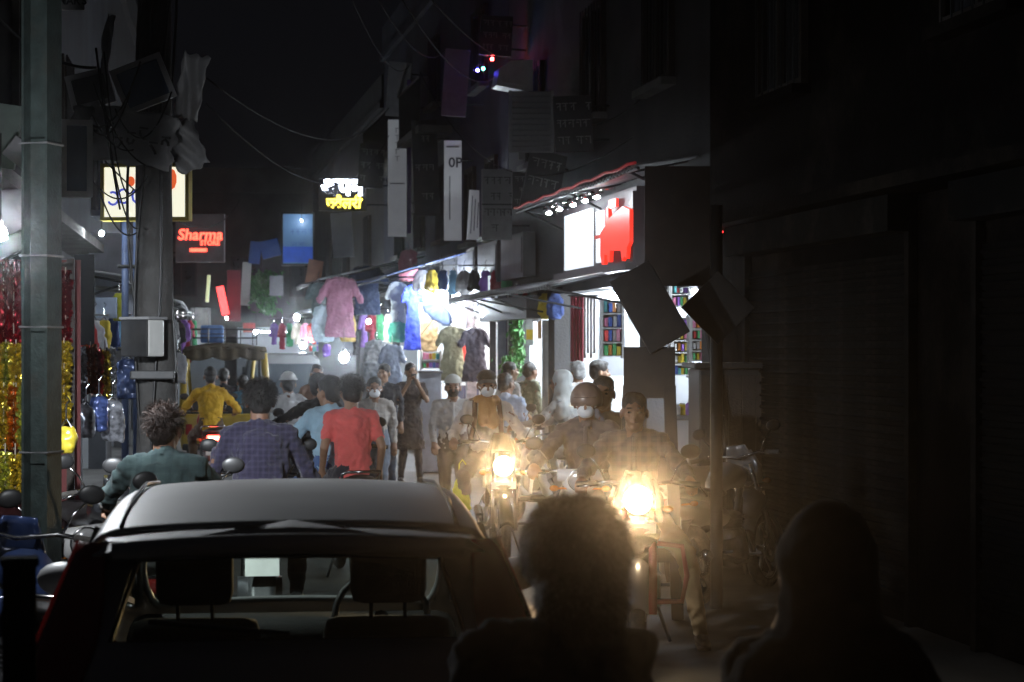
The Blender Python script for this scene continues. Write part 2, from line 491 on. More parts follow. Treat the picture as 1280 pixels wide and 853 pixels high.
        if hairstrands:
            h = MB(); strands(h, (0, 0, 0), (.088, .102, .092), hairstrands, .045, seed=hairstrands)
            if hair == 'nape': strands(h, (0, -.03, -.09), (.086, .075, .10), hairstrands // 2, .05, droop=.7, seed=5, zcut=-.8)
            vv = [H(x, y - .022, z + .042) for x, y, z in h.v]; h.v = [tuple(v) for v in vv]
            h.build('hair_strands', hm, root)
    if beard:
        h = MB(); Hb(h, (0, .05, -.085), (.056, .052, .05)); skin(h.build('beard', hm, root), .01, 2, .015, 2)
    if shirt:
        t = MB(); torso(t, .012, low=long_shirt)
        if long_shirt > .1 and pose in ('stand', 'walk', 'phone'):
            t.tube([pel, pel + Vector((0, 0, -long_shirt - .1)), pel + Vector((0, .0, -long_shirt - .32))], [.17 * q, .19 * q, .22 * q], 18, ry=[.125 * q, .14 * q, .16 * q])
        arms(t, .011, fore=(sleeves == 'long'), part=1.0 if sleeves == 'long' else .62)
        t.cap(nb - upv * .05, nb + upv * .012, .075 * q, .064 * q)
        if collar or sleeves == 'long': t.tube([nb + upv * .0, nb + upv * .04], [.075 * q, .066 * q], 14)
        so = t.build('shirt', shirt, root); skin(so, .012, 2, .035, 0, relief=.032)
        if sleeves == 'long' and not scarf and abs(face) > 90:
            q_ = MB(); q_.tube([nb + Vector((0, .085 * q, -.02)), lerp(chest, nb, .5) + Vector((0, .118 * q, 0)), chest + Vector((0, .136 * q, 0)), lerp(waist, chest, .5) + Vector((0, .130 * q, 0)), waist + Vector((0, .124 * q * belly, -.05))], .016, 6, ry=.005); q_.build('placket', shirt, root, True)
    if trousers:
        t = MB(); legs(t, .012); t.tube([pel + Vector((0, 0, -.10)), pel + Vector((0, 0, .03)), waist], [.165 * q, .170 * q, .150 * q], 16, ry=[.115 * q, .122 * q, .108 * q])
        skin(t.build('trousers', trousers, root), .014, 2, .03, 1, relief=.025)
    for s_, l in ((-1, lL), (1, lR)):
        an = S(l['an']); t = MB()
        t.cap(an + Vector((0, -.035, -.045)), an + Vector((s_ * .02, .16, -.058)), .042, .036, 10)
        t.box(an + Vector((s_ * .01, .06, -.083)), (.085, .28, .018))
        o = t.build('shoe', shoes or SHOE, root, True)
    if mask:
        t = MB(); Hb(t, (0, .066, -.052), (.062, .052, .052)); Hb(t, (0, .10, -.035), (.025, .022, .025))
        t.tube([H(-.078, 0, -.01), H(-.055, .07, -.03)], .004, 6); t.tube([H(.078, 0, -.01), H(.055, .07, -.03)], .004, 6)
        t.build('face_mask', mask, root, True)
    if cap:
        kind, cm = cap
        t = MB(); Hb2 = lambda c, r, zm: t.ball(H(*c), r, 18, 8, rot=HM, zmin=zm)
        if kind == 'skull':
            Hb2((0, -.022, .055), (.092, .104, .088), 0.0)
            t.tube([H(.093 * math.cos(a) * 1.0, -.022 + .105 * math.sin(a), .052) for a in [2 * math.pi * i / 18 for i in range(18)]], .008, 6, closed=True)
        elif kind == 'helmet':
            Hb2((0, -.012, .025), (.118, .132, .128), -.35); t.box(H(0, .10, .045), (.16, .06, .012), rot=HM)
        else:
            Hb2((0, -.018, .05), (.093, .106, .088), .05); t.grid(lambda u, v: H((u - .5) * .15, .075 + v * .085 - abs(u - .5) ** 2 * .12, .055 - v * .018 - (u - .5) ** 2 * .08), 8, 3)
            t.grid(lambda u, v: H((u - .5) * .15, .075 + v * .085 - abs(u - .5) ** 2 * .12, .049 - v * .018 - (u - .5) ** 2 * .08), 8, 3)
        t.build('helmet' if kind == 'helmet' else 'cap', cm, root, True)
    if scarf:
        t = MB(); n_ = 16
        t.tube([nb + Vector((.10 * math.cos(a), .085 * math.sin(a) + .015, .015 + .015 * math.sin(2 * a))) for a in [2 * math.pi * i / n_ for i in range(n_)]], .036, 8, closed=True)
        t.cap(nb + Vector((-.03, .11, .0)), chest + Vector((-.05, .15, -.02)), .045, .06); t.cap(nb + Vector((.05, .11, 0)), chest + Vector((.04, .15, .0)), .04, .05)
        skin(t.build('scarf', scarf, root), .012, 2, .03, 2)
    if hood:
        t = MB(); Hb(t, (0, -.03, .03), (.108, .115, .118)); Hb(t, (0, -.05, -.06), (.115, .095, .12))
        t.cap(H(0, -.05, -.08), nb + Vector((0, -.02, -.02)), .115, .15); t.ball(nb + Vector((0, -.03, -.12)), (.24, .15, .17))
        t.ball(chest + Vector((.05, -.05, .0)), (.2, .13, .2))
        skin(t.build('head_scarf', hood, root), .014, 4, .05, 1)
    if straps:
        for s_ in (-1, 1):
            t = MB(); t.tube([shc + Vector((s_ * .11, -.12, -.08)), shc + Vector((s_ * .11, -.05, .075)), shc + Vector((s_ * .11, .06, .06)), chest + Vector((s_ * .12, .15, -.02)), waist + Vector((s_ * .15, .08, .02))], .024, 6, ry=.008)
            t.build('strap', straps, root, True)
        t = MB(); t.bev(chest + Vector((0, -.23, 0)), (.30, .17, .42), .06); t.build('backpack', straps, root, True)
    if extra: extra(root, dict(H=H, nb=nb, chest=chest, waist=waist, pel=pel, L=A(L['wri']), R=A(Rr['wri']), HM=HM))
    return root

# ------------------------------------------------------------------ two-wheelers
RUBBER = mat('tyre_rubber', (.055, .05, .045), .9, var=.4, scale=30, bump=.3, bscale=90)
CHROME = mat('chrome', (.55, .55, .56), .18, 1.0, var=.08)
ALLOY = mat('alloy_grey', (.22, .22, .23), .4, .9, var=.2, scale=20)
BLACKP = mat('black_plastic', (.02, .02, .021), .45, var=.2, scale=20)
SEATM = mat('seat_vinyl', (.018, .017, .017), .5, var=.2, scale=15, bump=.25, bscale=200)
LENSR = mat('lens_red', (.26, .013, .012), .15, var=.1, coat=.6)
LENSA = mat('lens_amber', (.5, .16, .02), .25, var=.1, coat=.5)
LENSC = mat('lens_clear', (.5, .5, .5), .1, .4, var=.1, coat=.8)
PLATE = mat('plate_white', (.55, .55, .52), .5, var=.1, dirt=.3)
PLATEY = mat('plate_yellow', (.6, .45, .05), .5, var=.1, dirt=.3)

def wheel(parent, y, r, w=.085, x=0.0):
    t = MB(); pr = []
    for i in range(10):
        a = 2 * math.pi * i / 10; pr.append((r - w * .5 + w * .5 * math.cos(a), w * .5 * math.sin(a)))
    t.lathe(pr, (0, 0, 0), 28, 'X', closed=True)
    wo = t.build('wheel', RUBBER, parent, True, (x, y, r)); wo.data.name = 'tyre'
    t = MB(); ri = r - w * .9
    t.lathe([(ri, -.03), (ri + .015, -.03), (ri + .015, .03), (ri, .03)], (0, 0, 0), 28, 'X', closed=True)
    t.lathe([(.045, -.05), (.045, .05)], (0, 0, 0), 14, 'X')
    for i in range(5):
        a = 2 * math.pi * i / 5 + .3
        t.tube([(0, .03 * math.cos(a), .03 * math.sin(a)), (0, ri * math.cos(a), ri * math.sin(a))], [.02, .013], 6)
    t.build('rim', ALLOY, wo, True)
    t = MB(); t.lathe([(.05, .055), (.105, .055), (.105, .060), (.05, .060)], (0, 0, 0), 20, 'X', closed=True); t.build('brake_disc', CHROME, wo, True)
    return wo

def two_wheeler(kind, label, loc, face, paint, lit=None, lean=0.0, steer=0.0, power=0.0, plate=True, rail=True, mirrors=True, group='two-wheelers in the street', warm=(1.0, .62, .30), guards=None, front_plate=True, lampz_=.91, fender=None):
    root = thing('motor_scooter' if kind == 'scooter' else 'motorcycle', label, 'scooter' if kind == 'scooter' else 'motorcycle', loc, group=group, rot=(0, R(lean), R(face)))
    if kind == 'scooter':
        rw = .225; yf, yr = .62, -.60
        wheel(root, yf, rw, .095); wheel(root, yr, rw, .095)
        t = MB(); t.grid(lambda u, v: Vector(((u - .5) * .17 * (1 - .3 * v * v), yf + .30 * math.sin((v - .45) * 2.4), .20 + .28 * math.cos((v - .45) * 2.4) - ((u - .5) ** 2) * .20)), 8, 12)
        o = t.build('front_fender', paint, root, True); m = o.modifiers.new('s', 'SOLIDIFY'); m.thickness = .008
        t = MB(); t.tube([(-.07, yf, rw), (-.07, yf - .02, .5), (-.04, yf - .1, .75)], .018, 8); t.tube([(.07, yf, rw), (.07, yf - .02, .5), (.04, yf - .1, .75)], .018, 8); t.build('front_fork', ALLOY, root, True)
        # apron, floor, body
        def apron(u, v):
            a = (u - .5) * 2; w = (.17 + .06 * math.sin(v * math.pi)) * (1 - .35 * max(0, v - .6)); z = .30 + v * .62
            return Vector((a * w, .50 - .12 * v - .10 * a * a + .05 * math.sin(v * 3), z))
        t = MB(); t.grid(apron, 10, 10); o = t.build('front_apron', paint, root, True); m = o.modifiers.new('s', 'SOLIDIFY'); m.thickness = .03
        t = MB(); t.bev((0, .20, .30), (.34, .52, .06), .02); t.build('floorboard', BLACKP, root)
        t = MB()
        t.tube([(0, -.02, .42), (0, -.18, .54), (0, -.5, .58), (0, -.78, .66), (0, -.92, .70)], [.15, .19, .20, .15, .05], 14, ry=[.14, .17, .17, .12, .04]); t.build('rear_body', paint, root, True)
        t = MB(); t.tube([(0, .0, .745), (0, -.2, .755), (0, -.5, .80), (0, -.78, .81), (0, -.86, .80)], [.10, .145, .155, .13, .05], 12, ry=[.03, .05, .055, .05, .02]); t.build('seat', SEATM, root, True)
        hy, hz = .40, 1.02
        t = MB(); t.tube([(0, .38, .90), (0, .40, .96), (0, .42, 1.04)], [.09, .13, .08], 12, ry=[.06, .10, .07]); t.tube([(-.16, .40, 1.02), (.16, .40, 1.02)], .045, 10); t.build('handle_cowl', paint, root, True)
        lampz, lampy, lr = .99, .50, .07
        tz, ty = .70, -.92
    else:
        rw = .30; yf, yr = .66, -.62
        wheel(root, yf, rw, .09); wheel(root, yr, rw, .10)
        t = MB(); t.grid(lambda u, v: Vector(((u - .5) * .13, yf + (rw + .035) * math.sin((v - .42) * 2.3), rw + (rw + .035) * math.cos((v - .42) * 2.3) - (u - .5) ** 2 * .16)), 8, 14)
        o = t.build('front_fender', fender or paint, root, True); m = o.modifiers.new('s', 'SOLIDIFY'); m.thickness = .006
        for s_ in (-1, 1):
            t = MB(); t.tube([(s_ * .09, yf, rw), (s_ * .09, yf - .08, .62), (s_ * .085, yf - .22, 1.0)], [.026, .026, .018], 10); t.build('fork_leg', guards or CHROME, root, True)
        t = MB(); t.tube([(0, -.62, .52), (0, -.25, .56), (0, .22, .60), (0, .40, .86)], .028, 8); t.tube([(0, .36, .74), (0, .16, .36), (0, -.2, .28)], .024, 8); t.build('frame', BLACKP, root, True)
        t = MB(); t.bev((0, .05, .40), (.20, .26, .24), .05); t.tube([(0, .08, .5), (0, .16, .62)], [.085, .08], 12)
        for i in range(5): t.lathe([(.10, 0), (.10, .008)], (0, .10 + i * .012, .52 + i * .022), 14, 'Z')
        t.lathe([(.10, -.14), (.10, .14)], (0, -.03, .36), 16, 'X'); t.build('engine', ALLOY, root, True)
        t = MB(); t.tube([(.09, .17, .48), (.11, .2, .3), (.13, 0, .26), (.15, -.3, .28), (.16, -.78, .38)], [.02, .02, .022, .045, .042], 10); t.build('exhaust', CHROME, root, True)
        t = MB(); t.tube([(0, .36, .86), (0, .28, .91), (0, .12, .93), (0, -.06, .86), (0, -.14, .80)], [.06, .115, .135, .10, .05], 14, ry=[.05, .095, .105, .07, .03]); t.build('fuel_tank', paint, root, True)
        t = MB(); t.tube([(0, -.06, .80), (0, -.2, .80), (0, -.5, .83), (0, -.78, .86), (0, -.84, .86)], [.08, .13, .135, .11, .04], 12, ry=[.03, .045, .045, .045, .02]); t.build('seat', SEATM, root, True)
        t = MB(); t.tube([(0, -.12, .62), (0, -.45, .68), (0, -.80, .76), (0, -.94, .80)], [.11, .12, .09, .03], 12, ry=[.08, .09, .06, .03]); t.build('tail_cowl', paint, root, True)
        t = MB(); t.grid(lambda u, v: Vector(((u - .5) * .16, yr + (rw + .06) * math.sin(-.3 - v * 1.5), rw + (rw + .06) * math.cos(-.3 - v * 1.5))), 4, 8); o = t.build('rear_fender', BLACKP, root, True); m = o.modifiers.new('s', 'SOLIDIFY'); m.thickness = .008
        hy, hz = .40, 1.05
        t = MB(); t.tube([(-.12, .50, .84), (-.13, .48, .96), (-.09, .44, 1.10)], [.03, .03, .015], 8); t.tube([(.12, .50, .84), (.13, .48, .96), (.09, .44, 1.10)], [.03, .03, .015], 8)
        t.grid(lambda u, v: Vector(((u - .5) * (.28 - .12 * v), .53 - .08 * v - (u - .5) ** 2 * .25, .98 + .17 * v)), 6, 5); o = t.build('headlight_cowl', paint, root, True); m = o.modifiers.new('s', 'SOLIDIFY'); m.thickness = .012
        lampz, lampy, lr = lampz_, .555, .085
        tz, ty = .78, -.95
        t = MB(); t.tube([(0, .47, lampz_ - .33), (0, .53, lampz_ - .26), (0, .54, lampz_ - .19), (0, .50, lampz_ - .12)], [.05, .12, .14, .09], 14, ry=[.04, .06, .06, .04]); t.build('front_fairing', paint, root, True)
        if guards:
            for s_ in (-1, 1):
                t = MB(); t.tube([(s_ * .06, .30, .70), (s_ * .27, .34, .68), (s_ * .30, .34, .50), (s_ * .27, .34, .34), (s_ * .06, .24, .32)], .017, 8); t.build('leg_guard', guards, root, True)
        t = MB(); t.tube([(-.24, .08, .31), (.24, .08, .31)], .014, 8); t.tube([(-.2, -.35, .36), (.2, -.35, .36)], .012, 8); t.build('foot_peg', BLACKP, root)
    # bars, grips, mirrors
    t = MB(); t.tube([(-.36, hy - .06, hz + .01), (-.18, hy, hz + .03), (0, hy + .02, hz), (.18, hy, hz + .03), (.36, hy - .06, hz + .01)], .012, 8); t.build('handlebar', CHROME, root, True)
    for s_ in (-1, 1):
        t = MB(); t.tube([(s_ * .25, hy - .025, hz + .02), (s_ * .38, hy - .066, hz + .01)], .018, 8); t.build('grip', RUBBER, root, True)
        t = MB(); t.tube([(s_ * .22, hy + .02, hz + .02), (s_ * .36, hy + .035, hz - .0)], .006, 6); t.build('brake_lever', CHROME, root, True)
        if mirrors:
            t = MB(); t.tube([(s_ * .20, hy, hz + .03), (s_ * .24, hy + .01, hz + .12), (s_ * .30, hy + .02, hz + .19)], .006, 6); mo = t.build('mirror', CHROME, root, True)
            t = MB(); t.ball((s_ * .32, hy + .03, hz + .22), (.062, .018, .045), 14, 8); t.build('mirror_shell', BLACKP, mo, True)
        for yy, zz in ((lampy - .06, lampz - .06), (ty + .06, tz - .02)):
            t = MB(); t.tube([(s_ * .08, yy, zz), (s_ * .16, yy, zz)], .008, 6); t.ball((s_ * .18, yy, zz), (.034, .022, .022), 10, 6); t.build('indicator', LENSA, root, True)
    # lamps
    t = MB(); t.lathe([(lr * .5, -.10), (lr * 1.08, -.03), (lr * 1.12, 0.0), (lr * 1.02, .0)], (0, lampy, lampz), 20, 'Y'); ho = t.build('headlight', CHROME, root, True)
    t = MB(); t.lathe([(0.001, .012), (lr * .6, .008), (lr * 1.0, .001), (lr * 1.0, -.004), (.001, -.004)], (0, lampy, lampz), 20, 'Y')
    if lit in ('front', 'both'):
        t.build('headlight_lens', lamp('headlight_glow', (1.0, .74, .42), 120.0), ho, True)
        ld = bpy.data.lights.new('headlight_beam', 'SPOT'); ld.energy = power; ld.color = warm; ld.spot_size = R(34); ld.spot_blend = 1.0; ld.shadow_soft_size = .06
        lo = bpy.data.objects.new('headlight_beam', ld); col.objects.link(lo); lo.parent = ho; lo.location = (0, lampy + .035, lampz); lo.rotation_euler = (R(88), 0, R(-3))
    else:
        t.build('headlight_lens', LENSC, ho, True)
    t = MB(); t.bev((0, ty, tz), (.17, .05, .075), .02)
    if lit in ('rear', 'both'):
        t.build('tail_lamp', lamp('tail_glow', (1.0, .05, .035), 16.0), root, True)
        t = MB(); t.bev((-.032, ty - .028, tz), (.045, .012, .03), .006); t.bev((.032, ty - .028, tz), (.045, .012, .03), .006); t.build('tail_bulb', lamp('tail_core', (1.0, .42, .20), 60.0), root, True)
    else:
        t.build('tail_lamp', LENSR, root, True)
    if plate:
        t = MB(); t.box((0, ty - .03, tz - .16), (.20, .006, .11), rot=(R(-12), 0, 0)); t.build('number_plate', PLATE, root)
    if front_plate:
        t = MB(); t.box((0, lampy + .03, lampz - .17), (.22, .006, .06), rot=(R(10), 0, 0)); t.build('front_plate', PLATE, root)
    if rail:
        t = MB(); t.tube([(-.13, -.55, .80), (-.15, -.75, .90), (-.13, -.93, .93), (.13, -.93, .93), (.15, -.75, .90), (.13, -.55, .80)], .013, 8); t.build('grab_rail', CHROME, root, True)
    t = MB(); t.tube([(-.10, -.1, .30), (-.20, -.16, .02)], .012, 6); t.build('side_stand', BLACKP, root)
    return root
# ------------------------------------------------------------------ silver hatchback
CARP = mat('car_silver', (.50, .505, .51), .52, .45, var=.06, scale=3, coat=.0, dirt=.12)
CARG = glass('car_glass', (.80, .86, .82))
CARGD = glass('car_glass_side', (.05, .055, .05))
TRIM = mat('interior_grey', (.035, .034, .033), .8, var=.2, scale=12, bump=.2, bscale=150)

def hatchback(label, loc, face):
    root = thing('hatchback_car', label, 'car', loc, R(face))
    # side shell: stations along the length x profile points (bottom sill to roof centre)
    prof = [(.64, .24), (.71, .42), (.735, .72), (.722, .92), (.70, 1.0), (.595, 1.345), (.572, 1.388), (.535, 1.414), (.30, 1.430), (0, 1.436)]
    rearY = [.10, .06, .05, .07, .10, .26, .29, .30, .27, .25]
    st = []
    st.append([(x, y, z - (0.052 if i >= 6 else (.03 if i == 5 else 0))) for i, ((x, z), y) in enumerate(zip(prof, rearY))])
    for y, dz, w in ((.55, -.018, 1), (1.0, .004, 1.0), (1.45, .002, 1.0), (1.80, -.018, .985)):
        st.append([(x * (w if z > 1.1 else 1), y, z + (dz if z > 1.1 else 0)) for x, z in prof])
    st.append([(.64, 2.5, .24), (.71, 2.5, .42), (.735, 2.5, .72), (.715, 2.5, .85), (.66, 2.44, .865), (.62, 2.45, .87), (.58, 2.46, .872), (.52, 2.49, .878), (.30, 2.55, .885), (0, 2.58, .888)])
    st.append([(.62, 3.2, .26), (.68, 3.2, .42), (.69, 3.2, .62), (.66, 3.18, .70), (.62, 3.16, .74), (.59, 3.16, .75), (.56, 3.16, .755), (.48, 3.18, .76), (.28, 3.2, .77), (0, 3.2, .775)])
    st.append([(.52, 3.42, .28), (.56, 3.46, .42), (.56, 3.47, .56), (.52, 3.46, .60), (.46, 3.44, .62), (.44, 3.44, .63), (.42, 3.44, .635), (.36, 3.44, .64), (.2, 3.44, .65), (0, 3.44, .65)])
    n = len(prof); shell = MB(); sideg = MB(); wind = MB()
    for sgn in (-1, 1):
        S_ = [[(sgn * x, y, z) for x, y, z in row] for row in st]
        for i in range(len(S_) - 1):
            for j in range(n - 1):
                quad = [S_[i][j], S_[i + 1][j], S_[i + 1][j + 1], S_[i][j + 1]]
                if 1 <= i <= 3 and j == 4 : tgt = sideg
                elif i == 4 and j >= 6: tgt = wind
                elif i == 4 and j == 4: tgt = sideg
                elif i == 4 and j == 5: tgt = shell
                else: tgt = shell
                tgt.add(quad, [(0, 1, 2, 3)])
    o = shell.build('body_shell', CARP, root)
    bm = bmesh.new(); bm.from_mesh(o.data); bmesh.ops.remove_doubles(bm, verts=bm.verts, dist=.0005); bmesh.ops.recalc_face_normals(bm, faces=bm.faces); bm.to_mesh(o.data); bm.free()
    autosmooth(o, 50); m = o.modifiers.new('s', 'SUBSURF'); m.levels = 2; m.render_levels = 2; m = o.modifiers.new('t', 'SOLIDIFY'); m.thickness = .02
    for s_ in (-1, 1):
        q = MB()
        for f in sideg.f:
            vs_ = [sideg.v[i] for i in f]
            if vs_[0][0] * s_ > 0: q.add(vs_, [(0, 1, 2, 3)])
        q.build('side_window', CARGD, root)
        for y in (.62, 1.32): q = MB(); q.tube([(s_ * .702, y, 1.0), (s_ * .58, y + .04, 1.335)], .03, 6); q.build('door_pillar', BLACKP, root)
        q = MB(); q.tube([(s_ * .725, .5, .985), (s_ * .725, 1.2, .985), (s_ * .715, 1.8, .97)], .012, 6); q.build('window_trim', BLACKP, root)
        q = MB(); q.tube([(s_ * .50, .34, 1.368), (s_ * .505, .8, 1.415), (s_ * .505, 1.4, 1.428), (s_ * .49, 1.78, 1.408)], .007, 6); q.build('roof_channel', BLACKP, root, True)
    wind.build('windscreen', CARG, root, True)
    # rear hatch
    rows = [(1.375, .26, .535), (1.366, .13, .545), (1.340, .10, .56), (1.318, .17, .57), (1.305, .175, .58), (1.06, .055, .672), (1.0, .02, .70), (.93, .01, .715), (.72, -.01, .728), (.5, -.03, .71), (.30, .0, .64)]
    def rear(x, r):
        z, y, w = rows[r]; a = x
        return Vector((a * w, y + .085 * abs(a) ** 4, z - .028 * a * a * (1 if z > 1.3 else .3)))
    xs = [-1, -.93, -.76, -.6, -.3, 0, .3, .6, .76, .93, 1]
    h = MB(); gl = MB()
    for r in range(len(rows) - 1):
        for c in range(len(xs) - 1):
            quad = [rear(xs[c], r), rear(xs[c + 1], r), rear(xs[c + 1], r + 1), rear(xs[c], r + 1)]
            if r == 4 and 1 < c + .5 and 2 <= c <= 7: gl.add(quad, [(0, 1, 2, 3)])
            else: h.add(quad, [(0, 1, 2, 3)])
    o = h.build('rear_hatch', CARP, root)
    bm = bmesh.new(); bm.from_mesh(o.data); bmesh.ops.remove_doubles(bm, verts=bm.verts, dist=.0005); bm.to_mesh(o.data); bm.free()
    autosmooth(o, 35); m = o.modifiers.new('t', 'SOLIDIFY'); m.thickness = .02
    gl.build('rear_window', CARG, root, True)
    q = MB()
    bord = [rear(-.76, 4), rear(-.3, 4), rear(.3, 4), rear(.76, 4), rear(.76, 5), rear(.3, 5), rear(-.3, 5), rear(-.76, 5)]
    q.tube([v + Vector((0, -.004, 0)) for v in bord], .014, 6, closed=True); q.build('window_seal', BLACKP, root, True)
    q = MB(); q.tube([rear(x / 10, 2) + Vector((0, -.012, .0)) for x in range(-9, 10)], .016, 8, ry=.03); q.build('roof_spoiler', CARP, root, True)
    q = MB(); q.bev((0, .10, 1.32), (.20, .02, .018), .005); q.build('brake_light', LENSR, root)
    q = MB(); q.tube([(0, .055, 1.085), (-.18, .075, 1.10), (-.40, .095, 1.12)], .008, 6); wo = q.build('wiper', BLACKP, root)
    q = MB(); q.bev((0, .0, .80), (.46, .02, .12), .01); q.build('number_plate', PLATE, root)
    q = MB(); q.bev((0, -.03, .42), (1.40, .16, .24), .06); q.build('rear_bumper', CARP, root, True)
    for s_ in (-1, 1):
        def tl(u, v):
            i = v * 4; z = lerp(1.325, .80, v); w = lerp(.582, .728, min(1, v * 1.15)); y = lerp(.245, .05, min(1, v * 1.25))
            a = (u - .5) * 2
            wd = .055 * (1 + .9 * v) * (0.6 + .4 * math.sin(min(1, v * 1.1) * math.pi))
            return Vector((s_ * (w - wd * .55 + a * wd), y - .028 + (.07 * max(0, a) ** 1.5), z))
        q = MB(); q.grid(tl, 6, 14); o = q.build('tail_lamp', LENSR, root, True); m = o.modifiers.new('t', 'SOLIDIFY'); m.thickness = .03; m.offset = 1
        q = MB(); q.bev((s_ * .70, .045, .90), (.05, .03, .12), .01); q.build('reverse_lens', LENSC, o, True)
        q = MB(); q.tube([(s_ * .72, 1.95, .95), (s_ * .80, 1.95, .99)], .018, 6); mo = q.build('wing_mirror', BLACKP, root)
        q = MB(); q.ball((s_ * .86, 1.96, 1.035), (.095, .05, .065), 14, 9); q.build('mirror_shell', CARP, mo, True)
        for y in (.55, 2.85):
            wo = wheel(root, y, .28, .16, s_ * .63)
        q = MB(); q.bev((s_ * .52, 3.40, .62), (.24, .08, .10), .03); q.build('headlamp', LENSC, root, True)
    # interior
    for s_ in (-1, 1):
        q = MB(); q.bev((s_ * .34, 1.52, .62), (.46, .14, .66), .06, rot=(R(12), 0, 0)); q.bev((s_ * .34, 1.72, .42), (.46, .5, .16), .05)
        so = q.build('front_seat', TRIM, root, True)
        q = MB(); q.bev((s_ * .34, 1.42, 1.10), (.27, .11, .21), .06, rot=(R(8), 0, 0)); q.tube([(s_ * .34 - .06, 1.45, .93), (s_ * .34 - .06, 1.43, 1.05)], .007, 6); q.tube([(s_ * .34 + .06, 1.45, .93), (s_ * .34 + .06, 1.43, 1.05)], .007, 6)
        q.build('headrest', TRIM, so, True)
        q = MB(); q.bev((s_ * .30, .62, .88), (.22, .09, .13), .045); q.build('rear_headrest', TRIM, root, True)
    q = MB(); q.bev((0, .66, .60), (1.16, .14, .46), .05, rot=(R(12), 0, 0)); q.bev((0, .9, .4), (1.16, .45, .16), .05); q.build('rear_seat', TRIM, root, True)
    q = MB(); q.bev((0, 2.28, .75), (1.28, .36, .18), .06); q.build('dashboard', TRIM, root, True)
    q = MB(); q.tube([(.34 + .18 * math.cos(a), 2.05 + .05 * math.sin(a), .86 + .17 * math.sin(a)) for a in [2 * math.pi * i / 20 for i in range(20)]], .014, 6, closed=True); q.tube([(.34, 2.06, .86), (.34, 2.2, .80)], .03, 8); q.build('steering_wheel', BLACKP, root, True)
    q = MB(); q.bev((0, 1.88, 1.30), (.24, .03, .065), .02); q.tube([(0, 1.9, 1.33), (0, 1.88, 1.40)], .008, 6); q.build('rear_view_mirror', BLACKP, root, True)
    q = MB(); q.bb(-.66, .66, .3, 3.2, .22, .26); q.build('floor_pan', TRIM, root)
    q = MB(); q.bb(-.60, .60, .12, .58, .90, .92); q.build('parcel_shelf', TRIM, root)
    return root

# ------------------------------------------------------------------ auto rickshaw seen from behind
def auto_rickshaw(label, loc, face):
    root = thing('auto_rickshaw', label, 'auto rickshaw', loc, R(face))
    yel = mat('rickshaw_yellow', (.36, .25, .03), .5, var=.15, dirt=.5); blk = mat('rickshaw_black', (.025, .024, .022), .7, var=.3, dirt=.2)
    canv = mat('rickshaw_canvas', (.075, .06, .035), .9, var=.35, scale=4, bump=.4, bscale=60)
    t = MB(); t.tube([(0, 0, .62), (0, .06, .60), (0, 1.3, .60), (0, 2.0, .62), (0, 2.35, .60)], [.62, .66, .66, .52, .3], 4, ry=[.30, .32, .32, .3, .25])
    t = MB(); t.bev((0, .75, .58), (1.34, 1.5, .52), .06); t.bev((0, 1.85, .60), (1.0, .8, .5), .1); t.build('lower_body', yel, root, True)
    for s_ in (-1, 1):
        t = MB(); t.tube([(s_ * .64, .03, .8), (s_ * .63, .05, 1.4), (s_ * .60, .08, 1.74)], .055, 8, ry=.04); t.build('rear_pillar', yel, root, True)
        t = MB(); t.tube([(s_ * .63, 1.35, .8), (s_ * .60, 1.32, 1.74)], .03, 8); t.build('side_pillar', blk, root, True)
        t = MB(); t.tube([(s_ * .46, 2.25, .8), (s_ * .55, 1.95, 1.72)], .03, 8); t.build('front_pillar', yel, root, True)
        wheel(root, .45, .23, .11, s_ * .52)
        t = MB(); t.bev((s_ * .55, -.02, .62), (.10, .03, .16), .012); t.build('tail_lamp', LENSR, root)
    wheel(root, 2.25, .23, .11, 0)
    t = MB()
    t.grid(lambda u, v: Vector(((u - .5) * 1.30 * (1 - .06 * v), .0 + v * 2.05, 1.80 + .10 * math.cos((u - .5) * 2.6) - .06 * v * v - (.05 if v < .02 else 0))), 14, 12)
    o = t.build('hood', canv, root, True); m = o.modifiers.new('t', 'SOLIDIFY'); m.thickness = .03
    t = MB(); t.grid(lambda u, v: Vector(((u - .5) * 1.24, .02 + .015 * math.sin(u * 40), 1.86 - v * (.16 + .05 * abs(math.sin(u * 9))) - .02)), 26, 4)
    o = t.build('rear_valance', canv, root, True); m = o.modifiers.new('t', 'SOLIDIFY'); m.thickness = .012
    t = MB(); t.bev((0, .30, .86), (1.16, .12, .34), .05); t.bev((0, .55, .66), (1.16, .5, .12), .04); t.build('rear_seat', SEATM, root, True)
    t = MB(); t.bb(-.5, .5, 2.0, 2.02, 1.02, 1.66); t.build('windscreen', glass('rick_glass', (.6, .62, .62)), root)
    t = MB(); t.bev((0, -.05, .36), (1.3, .08, .10), .03); t.build('bumper', blk, root, True)
    t = MB(); t.bev((0, -.03, .50), (.30, .012, .10), .004); t.build('number_plate', PLATEY, root)
    t = MB(); t.bev((.30, 1.75, .62), (.4, .4, .12), .04); t.build('driver_seat', SEATM, root, True)
    root.scale = (1.0, 1.0, 1.05)
    # roof carrier
    t = MB()
    for z in (1.97, 2.10):
        t.tube([(-.50, .15, z), (.50, .15, z), (.50, 1.5, z), (-.50, 1.5, z)], .012, 6, closed=True)
    for x in (-.5, -.25, 0, .25, .5):
        t.tube([(x, .15, 1.86), (x, .15, 2.10)], .010, 6); t.tube([(x, 1.5, 1.80), (x, 1.5, 2.10)], .010, 6); t.tube([(x, .15, 1.97), (x, 1.5, 1.97)], .008, 6)
    t.build('roof_rack', BLACKP, root)
    return root

